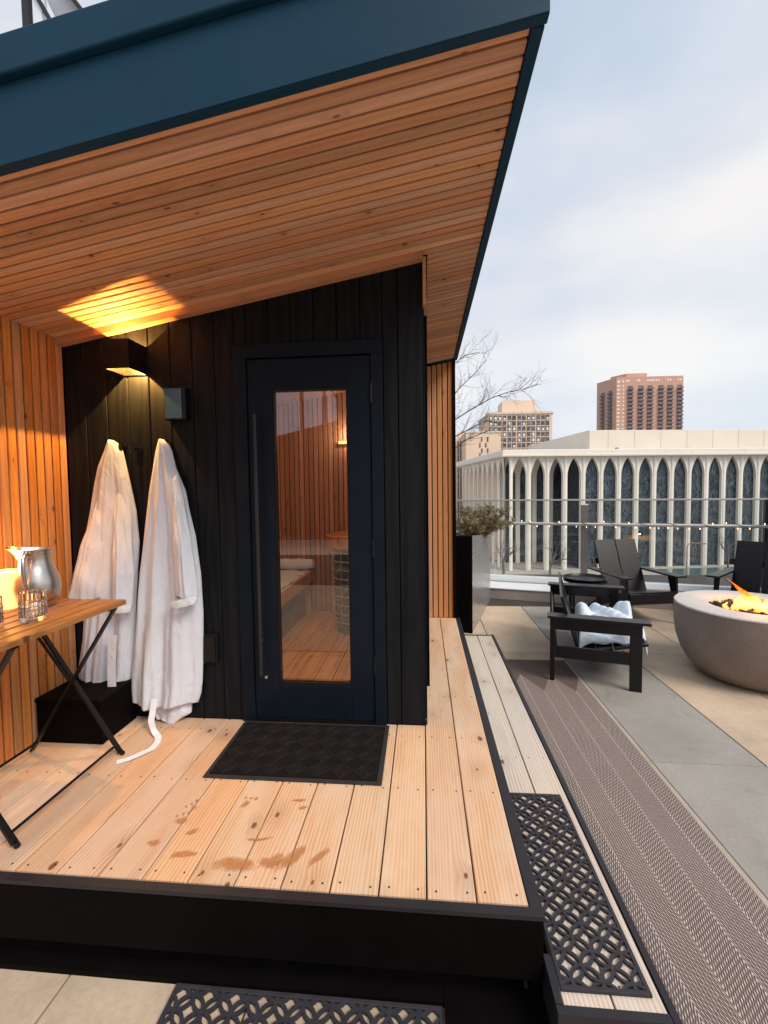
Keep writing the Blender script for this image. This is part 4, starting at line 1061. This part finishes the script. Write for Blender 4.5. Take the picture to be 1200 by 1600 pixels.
fl = empty('fire', (FC.x, FC.y, .56), label='orange gas flames burning over lava rock in the bowl', cat='fire')
rr = random.Random(15)
spec_ = [(-.10, .02, .11, .035, .10), (-.06, -.03, .09, .03, -.05), (-.02, .03, .10, .04, .12), (.02, -.04, .14, .04, -.10), (.05, .02, .17, .045, -.16), (.08, -.02, .10, .04, .10), (.13, .0, .11, .045, .13),
         (-.13, -.04, .07, .03, .03), (.0, -.09, .06, .03, .08), (.1, -.08, .06, .035, .12), (.17, -.03, .08, .03, .1), (-.02, .10, .08, .03, 0), (.19, .06, .09, .03, .05), (-.17, .02, .05, .02, 0), (.05, -.12, .05, .03, -.05), (.02, .03, .21, .018, -.20)]
for (x, y, h, r_, ln_) in spec_:
    ph = rr.uniform(0, 6.28)
    def ff(u, v):
        a = 2*math.pi*u; q = r_*(math.sin(math.pi*(v*.88+.12))**.8)*(1-.55*v)*1.1*(1+.35*math.sin(3*a+ph+6*v))
        return (x+q*math.cos(a)+ln_*v*v+.012*math.sin(7*v+ph), y+q*math.sin(a)*.8+.012*math.cos(6*v+ph), -.02+h*1.22*v)
    me = MB().grid(ff, 14, 14, True).mesh('flame', 'all', False)
    put('flame', me, 'flame', fl, (FC.x-.03, FC.y+.0, .56))
pl = bpy.data.lights.new('fire_light', 'POINT'); pl.energy = 5; pl.color = (1, .42, .12); pl.shadow_soft_size = .015
po = bpy.data.objects.new('fire_light', pl); C.objects.link(po); po.location = (FC.x+.02, FC.y, .66)

# ================================================================== CITY BELOW AND BEYOND
GZ = -15.0
g = put('city_ground', MB().box(-2500, 2500, -1500, 3500, GZ-.5, GZ-.02), 'lot'); tag(g, kind='structure')
hall = empty('arcaded_hall', (40, 105, GZ), label='pale stone office hall with tall pointed arches across the street', cat='building')
HY = R(9); HU = Vector((math.cos(HY), math.sin(HY), 0)); HV = Vector((-math.sin(HY), math.cos(HY), 0)); H0 = Vector((16.3, 90, 0))
def hp(s, t, z): p = H0+HU*s+HV*t; return (p.x, p.y, z)
def hbox(b, s0, s1, t0, t1, z0, z1):
    vs = [hp(s, t, z) for z in (z0, z1) for s, t in ((s0, t0), (s1, t0), (s1, t1), (s0, t1))]
    return b.add(vs, [(0, 3, 2, 1), (4, 5, 6, 7), (0, 1, 5, 4), (1, 2, 6, 5), (2, 3, 7, 6), (3, 0, 4, 7)])
pz = put('plaza', hbox(MB(), -60, 110, -14, 90, GZ-.015, GZ+.10), 'plaza'); tag(pz, kind='structure')
rd = put('street', hbox(MB(), -150, 250, -46, -15, GZ-.012, GZ), 'street'); tag(rd, kind='structure')
tag(put('reflecting_pool', hbox(MB(), 28, 85, -11, -2.6, GZ+.10, GZ+.16), 'pool'), kind='structure')
tag(put('pavement', hbox(MB(), -60, 110, -15.0, -14.0, GZ-.01, GZ+.16), 'pale_side'), kind='structure')
PB = 3.73; ZTOP = 8.0; ZC = 9.15
def arch_w(z, tip=7.6, spring=3.9, a=1.42):
    if z <= spring: return a
    t = (z-spring)/(tip-spring); return a*max(0, (1-t**1.9))**.85
def arch_mesh(th, zb, tip=7.6, spring=3.9, a=1.42, p=PB):
    b = MB(); zs = [zb, spring]+[spring+(tip-spring)*i/12 for i in range(1, 13)]
    for sg in (1, -1):
        prev = None
        L = []
        for z in zs: L.append((sg*arch_w(z, tip, spring, a), z))
        for (x0, z0), (x1, z1) in zip(L[:-1], L[1:]):
            X = sg*p/2
            b.add([(x0, 0, z0), (X, 0, z0), (X, 0, z1), (x1, 0, z1), (x0, th, z0), (X, th, z0), (X, th, z1), (x1, th, z1)],
                  [(0, 1, 2, 3), (7, 6, 5, 4), (0, 3, 7, 4)])
        b.add([(0, 0, tip), (sg*p/2, 0, tip), (sg*p/2, 0, ZTOP), (0, 0, ZTOP)], [(0, 1, 2, 3)])
        # column fin standing proud, widening upwards
        fw0, fw1 = .50, .62
    return b.mesh('arch_bay', False)
am = arch_mesh(.75, GZ+.1); am.materials.append(M['pale_stone'])
am2 = arch_mesh(.32, GZ+.1, a=1.55); am2.materials.append(M['pale_stone'])
fin = MB()
zs = [GZ+.1, -5, 1.0, 3.5, 5.5, 7.0, ZTOP]; wd = [.30, .28, .28, .28, .30, .36, .5]; pr_o = [.10, .10, .10, .10, .16, .3, .5]
vs = []; 
for z, w_, q in zip(zs, wd, pr_o): vs += [(-w_, 0.0, z), (-w_*.35, -q, z), (w_*.35, -q, z), (w_, 0.0, z)]
fs = []
for i in range(len(zs)-1):
    for j in range(3): fs.append((i*4+j, i*4+j+1, (i+1)*4+j+1, (i+1)*4+j))
fm = MB().add(vs, fs).mesh('column', False, False); fm.materials.append(M['pale_stone'])
wmesh = MB()
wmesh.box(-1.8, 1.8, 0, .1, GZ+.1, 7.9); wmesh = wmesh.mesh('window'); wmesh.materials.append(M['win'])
mul = MB()
for z in (-10.8, -7.2, -3.75, -.16, 3.46):
    mul.box(-1.40, -.98, -.14, -.02, z, z+.2).box(.98, 1.40, -.14, -.02, z, z+.2)
mul = mul.mesh('window_frame'); mul.materials.append(M['post'])
NB = 26; rotF = (0, 0, HY)
for i in range(NB):
    s = 2.87+PB*i
    put('arch_bay', am, None, hall, hp(s, 0, 0), rotF)
    put('column', fm, None, hall, hp(s-PB/2, -.02, 0), rotF)
    if i >= 4:
        wo = put('window', wmesh, None, hall, hp(s, .62, 0), rotF)
        put('window_frame', mul, None, wo, hp(s, .85, 0), rotF, local=False)
for o_ in list(C.objects):
    if o_.name.startswith('window_frame') and o_.parent and o_.parent.name.startswith('window') and o_.parent.parent is hall:
        o_.location = (0, 0, 0); o_.rotation_euler = (0, 0, 0)
# side colonnade running back from the near corner
rotS = (0, 0, HY-R(90))
for i in range(9):
    p_ = hp(0, 3.0+PB*i, 0); put('arch_bay', am2, None, hall, p_, rotS)
# inner row of the open portico and its glazing
for i in range(4):
    s = 2.87+PB*i+1.2
    put('arch_bay', am, None, hall, hp(s, 9.0, 0), rotF)
    wo = put('window', wmesh, None, hall, hp(s, 10.0, 0), rotF); mo = put('window_frame', mul, None, wo, (0, 0, 0), local=True)
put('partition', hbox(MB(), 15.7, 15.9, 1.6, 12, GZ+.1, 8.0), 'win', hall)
put('partition', hbox(MB(), 2.6, 2.9, 10, 40, GZ+.1, 8.0), 'tan', hall)
put('cornice', hbox(MB(), -.9, 108, -.9, 42, ZTOP+.001, ZC), 'pale_stone', hall, bevel=.12)
put('cornice_lip', hbox(MB(), -1.15, 108, -1.15, 42, ZC-1.35, ZC-1.1), 'pale_side', hall)
jt = MB()
for i in range(20): hbox(jt, 4.5+PB*1.5*i, 4.58+PB*1.5*i, -.915, -.88, ZTOP+.05, ZC-.1)
put('panel_joint', jt, 'tan', hall)
put('upper_storey', hbox(MB(), 22.7, 108, 10.2, 45, ZC-.3, 14.35), 'pale_side', hall, bevel=.1)
jt = MB()
for i in range(14): hbox(jt, 27+6.2*i, 27.07+6.2*i, 10.18, 10.22, ZC, 14.25)
put('panel_joint', jt, 'curb', hall)
put('roof_vent', hbox(MB(), 27, 27.5, 7, 7.5, ZC, ZC+1.0).mesh('roof_vent'), 'post', hall)

def tower_brick():
    t = empty('brick_tower', (190, 420, GZ), label='tall red brick apartment tower with stacks of balconies behind the hall', cat='building')
    a = R(1.5); u = Vector((math.cos(a), math.sin(a), 0)); v_ = Vector((-.387, .922, 0))
    P = Vector((165.2, 400, 0)); Wf = 54.8; Ls = 22.; zt = 95.
    q = [P, P+u*Wf, P+u*Wf+v_*40, P+v_*Ls]
    put('wall', MB().prism([(p.x, p.y) for p in q], 'z', GZ, zt), 'brick', t)
    pp = P+u*10.5+v_*3; q2 = [pp, pp+u*17, pp+u*17+v_*20, pp+v_*12-u*4]
    put('penthouse', MB().prism([(p.x, p.y) for p in q2], 'z', zt, zt+3.6), 'brick', t)
    zl = 3.28; nF = 13
    bal = MB().box(-5.6, 5.6, -1.6, .0, 0, .35).box(-5.6, 5.6, -1.65, -1.5, .35, 1.25).mesh('balcony'); k_ = NT('balcony_grey'); k_.set((.20, .155, .165), .6); bal.materials.append(k_.m)
    rec = MB().box(-4.6, 4.6, -.08, .05, .4, 3.0).mesh('window'); rec.materials.append(M['twin'])
    lit = MB().box(-2.2, .6, -.16, .04, .7, 2.4).mesh('blind'); lit.materials.append(M['twin_light'])
    rr = random.Random(5)
    for c_ in (11.4, 20.0, 27.7, 36.6, 44.1, 52.0):
        for f in range(nF):
            z = zt-10.6-zl*f; p = P+u*c_
            for me, nm in ((bal, 'balcony'), (rec, 'window')):
                o = put(nm, me, None, t, (p.x, p.y, z), (0, 0, a)); o.scale = (.44, 1, 1)
            if rr.random() < .5:
                o = put('blind', lit, None, t, (p.x+rr.uniform(-.8, 1.2), p.y-.1, z), (0, 0, a)); o.scale = (.55, 1, .7)
    for c_ in (2.1, 6.0):
        for f in range(nF+2):
            p = P+u*c_; o = put('blind', lit, None, t, (p.x, p.y, zt-5.2-zl*f), (0, 0, a)); o.scale = (.75 if c_ < 3 else .4, 1, .7)
    for c_ in (2.2, 5.6, 8.6, 10.3, 17.5, 19.2, 26, 27.6, 29.3, 31, 33, 35, 42.5, 44.5, 51, 53):
        p = P+u*c_; o = put('blind', lit, None, t, (p.x, p.y, zt-4.6), (0, 0, a)); o.scale = (.4, 1, .9)
    ra = math.atan2(v_.y, v_.x)+math.pi
    for c_ in (6.6, 15.):
        for f in range(nF-1):
            p = P+v_*c_; z = zt-13-zl*f
            for me, nm in ((bal, 'balcony'), (rec, 'window')):
                o = put(nm, me, None, t, (p.x, p.y, z), (0, 0, ra)); o.scale = (.42, 1, 1)
tower_brick()

def tower_tan():
    t = empty('tan_tower', (53, 260, GZ), label='tan tower with pairs of vertical window strips and a blank rooftop box', cat='building')
    D = 250.
    put('wall', MB().prism([(36.2, D), (70.6, D+2), (78, D+35), (34.5, D+30)], 'z', GZ, 42.2), 'tan', t)
    put('roof_slab', MB().prism([(36.0, D-.5), (71.0, D+1.5), (78, D+35), (34.0, D+30)], 'z', 42.21, 43.3), 'pale_side', t)
    put('rooftop_box', MB().prism([(44.2, D+5), (62.5, D+6), (66, D+25), (44.6, D+22)], 'z', 43.31, 50.4), 'tan', t)
    put('roof_vent', MB().box(63, 68, D+5, D+9, 43.31, 44.8), 'pale_side', t)
    st1 = MB().box(-.95, .95, -.25, .1, -50, 0).mesh('window_strip'); st1.materials.append(M['twin'])
    lit = MB().box(-.65, .65, -.35, .0, 0, 1.6).mesh('blind'); lit.materials.append(M['twin_light'])
    sill = MB().box(-.95, .95, -.33, -.05, 0, .45).mesh('spandrel'); sill.materials.append(M['pale_side'])
    rr = random.Random(8)
    for c_ in (38.6, 43.5, 48.7, 54.0, 59.1, 64.3, 69.2):
        for dx in (-1.25, 1.25):
            x = c_+dx
            if x > 70.2: continue
            y = D+.058*(x-36.2)
            put('window_strip', st1, None, t, (x, y, 41.4), (0, 0, .058))
            for f in range(8):
                z = 41.4-3.0-3.0*f
                put('spandrel', sill, None, t, (x, y, z), (0, 0, .058))
                if rr.random() < .36: o = put('blind', lit, None, t, (x, y, z+.9), (0, 0, .058)); o.scale = (.8, 1, rr.uniform(.5, 1))
    t2 = empty('low_tan_block', (26, 215, GZ), label='low tan brick block with a few slit windows left of the tan tower', cat='building')
    D = 205.
    put('wall', MB().prism([(19.5, D), (35.2, D+1), (38, D+30), (18.5, D+28)], 'z', GZ, 26.9), 'tan', t2)
    put('roof_slab', MB().prism([(19.3, D-.3), (35.4, D+.7), (38, D+30), (18.2, D+28)], 'z', 26.91, 27.5), 'pale_side', t2)
    put('rooftop_box', MB().box(19.5, 29.5, D+40, D+50, 27, 32.6), 'tan', t2)
    sw_ = MB().box(-.28, .28, -.2, .1, -1, 1).mesh('window'); sw_.materials.append(M['twin'])
    for x, z in ((26.6, 24.), (29.3, 23.95), (25.8, 21.4), (28.5, 21.4), (26.7, 18.8), (29.3, 18.8), (25.8, 16.8)): put('window', sw_, None, t2, (x, D+.06*(x-19.5), z))
    t3 = empty('striped_block', (17, 225, GZ), label='tan block with dark window strips at the cabin edge, left of the low block', cat='building')
    put('wall', MB().box(8, 20.6, 222, 250, GZ, 26.5), 'tan', t3)
    for x in (17.3, 18.6, 19.9): put('window_strip', MB().box(x-.3, x+.3, 221.7, 222.1, GZ, 25), 'twin', t3)
tower_tan()

# plaza trees and lamps
def lamp_post(name, loc, h, label, arm=2.0):
    t = empty(name, loc, label=label, cat='street lamp', group='plaza street lamps'); x, y, z = loc
    put('pole', MB().tube([(x, y, z), (x, y, z+h*.85), (x+.15, y, z+h*.95), (x+.6, y, z+h), (x+arm, y, z+h*.99)], [.13, .10, .08, .07, .06], 8).mesh('pole', True), 'post', t)
    put('lamp_head', MB().box(x+arm-.2, x+arm+.7, y-.18, y+.18, z+h*.98-.1, z+h*.98+.1), 'post', t, bevel=.04)
lamp_post('street_lamp', (15.0, 86.0, GZ), 5.2, 'thin plaza street lamp near the left end of the railing')
lamp_post('street_lamp', (46.1, 82, GZ), 6.6, 'thin plaza street lamp seen between the two far chairs', 2.4)
tree('plaza_tree', 'small bare tree on the paved plaza, left of the railing post', (24.0, 86.5, GZ+.1), 4.2, .22, 3, 5, 1.25, 'bare plaza trees')
tree('plaza_tree', 'bare tree by the pool, seen above the second chair arm', (59.5, 92, GZ+.1), 4.0, .2, 9, 5, 1.25, 'bare plaza trees')
tree('plaza_tree', 'bare tree nearest the left end of the arcade', (14.8, 84, GZ+.1), 4.0, .2, 14, 5, 1.2, 'bare plaza trees')

# upper glass storey behind the cabin, top left
ug = empty('upper_glass_storey', (-6, 8, 6), label='sloped glass and metal frames of an upper storey above the cabin roof', cat='building')
put('mullion', MB().beam((-6.27, 7, 6.5), (-6.27, 7, 10.4), .10, .10), 'black_edge', ug)
put('mullion', MB().beam((-6.10, 7.05, 6.5), (-6.09, 7.05, 10.4), .16, .10), 'white_metal', ug)
put('mullion', MB().beam((-6.20, 7.0, 9.72), (-5.35, 7, 8.15), .06, .06), 'black_edge', ug)
put('mullion', MB().beam((-5.75, 7.0, 9.78), (-4.75, 7, 8.45), .09, .06), 'black_edge', ug)
put('mullion', MB().beam((-3.83, 7, 6.5), (-3.83, 7, 10.4), .07, .07), 'black_edge', ug)
put('glass_panel', MB().add([(-6.0, 7.02, 9.6), (-5.72, 7.02, 9.7), (-4.75, 7.02, 8.45), (-5.35, 7.02, 8.2), (-6.0, 7.05, 9.6), (-5.72, 7.05, 9.7), (-4.75, 7.05, 8.45), (-5.35, 7.05, 8.2)], [(0, 1, 2, 3), (7, 6, 5, 4), (0, 4, 5, 1), (1, 5, 6, 2), (2, 6, 7, 3), (3, 7, 4, 0)]), 'roof_glass', ug)
put('sill', MB().box(-9, -2, 6.9, 7.3, 6.2, 6.5), 'white_metal', ug)
put('wall', MB().box(-9, -2.2, 6.9, 12, 0, 6.19), 'fascia', ug)

# behind the camera: what the door glass mirrors
nb = empty('brown_shed', (-4, -11, 0), label='brown clad building with a rising roofline behind the terrace, mirrored in the door glass', cat='building')
put('wall', MB().prism([(-7.2, -.2), (9, -.2), (9, 5.4), (-2.0, 4.45), (-5.6, 3.65), (-5.6, 3.4), (-7.2, 3.2)], 'y', -13, -12), 'brick_dark', nb)
gf = empty('glazed_office', (-4, -14, 0), label='tall mullioned glass front behind the terrace, mirrored in the door glass', cat='building')
for x in (-4.95, -4.0, -2.55, -1.5, -.6): put('mullion', MB().beam((x, -13.5, -.2), (x, -13.5, 10), .14, .14), 'black_edge', gf)
put('mullion', MB().beam((-4.9, -13.5, 7.5), (-3.0, -13.5, 4.6), .10, .10), 'black_edge', gf)
put('pier', MB().box(-3.6, -1.6, -14.5, -14, -.2, 11), 'brick_dark', gf)
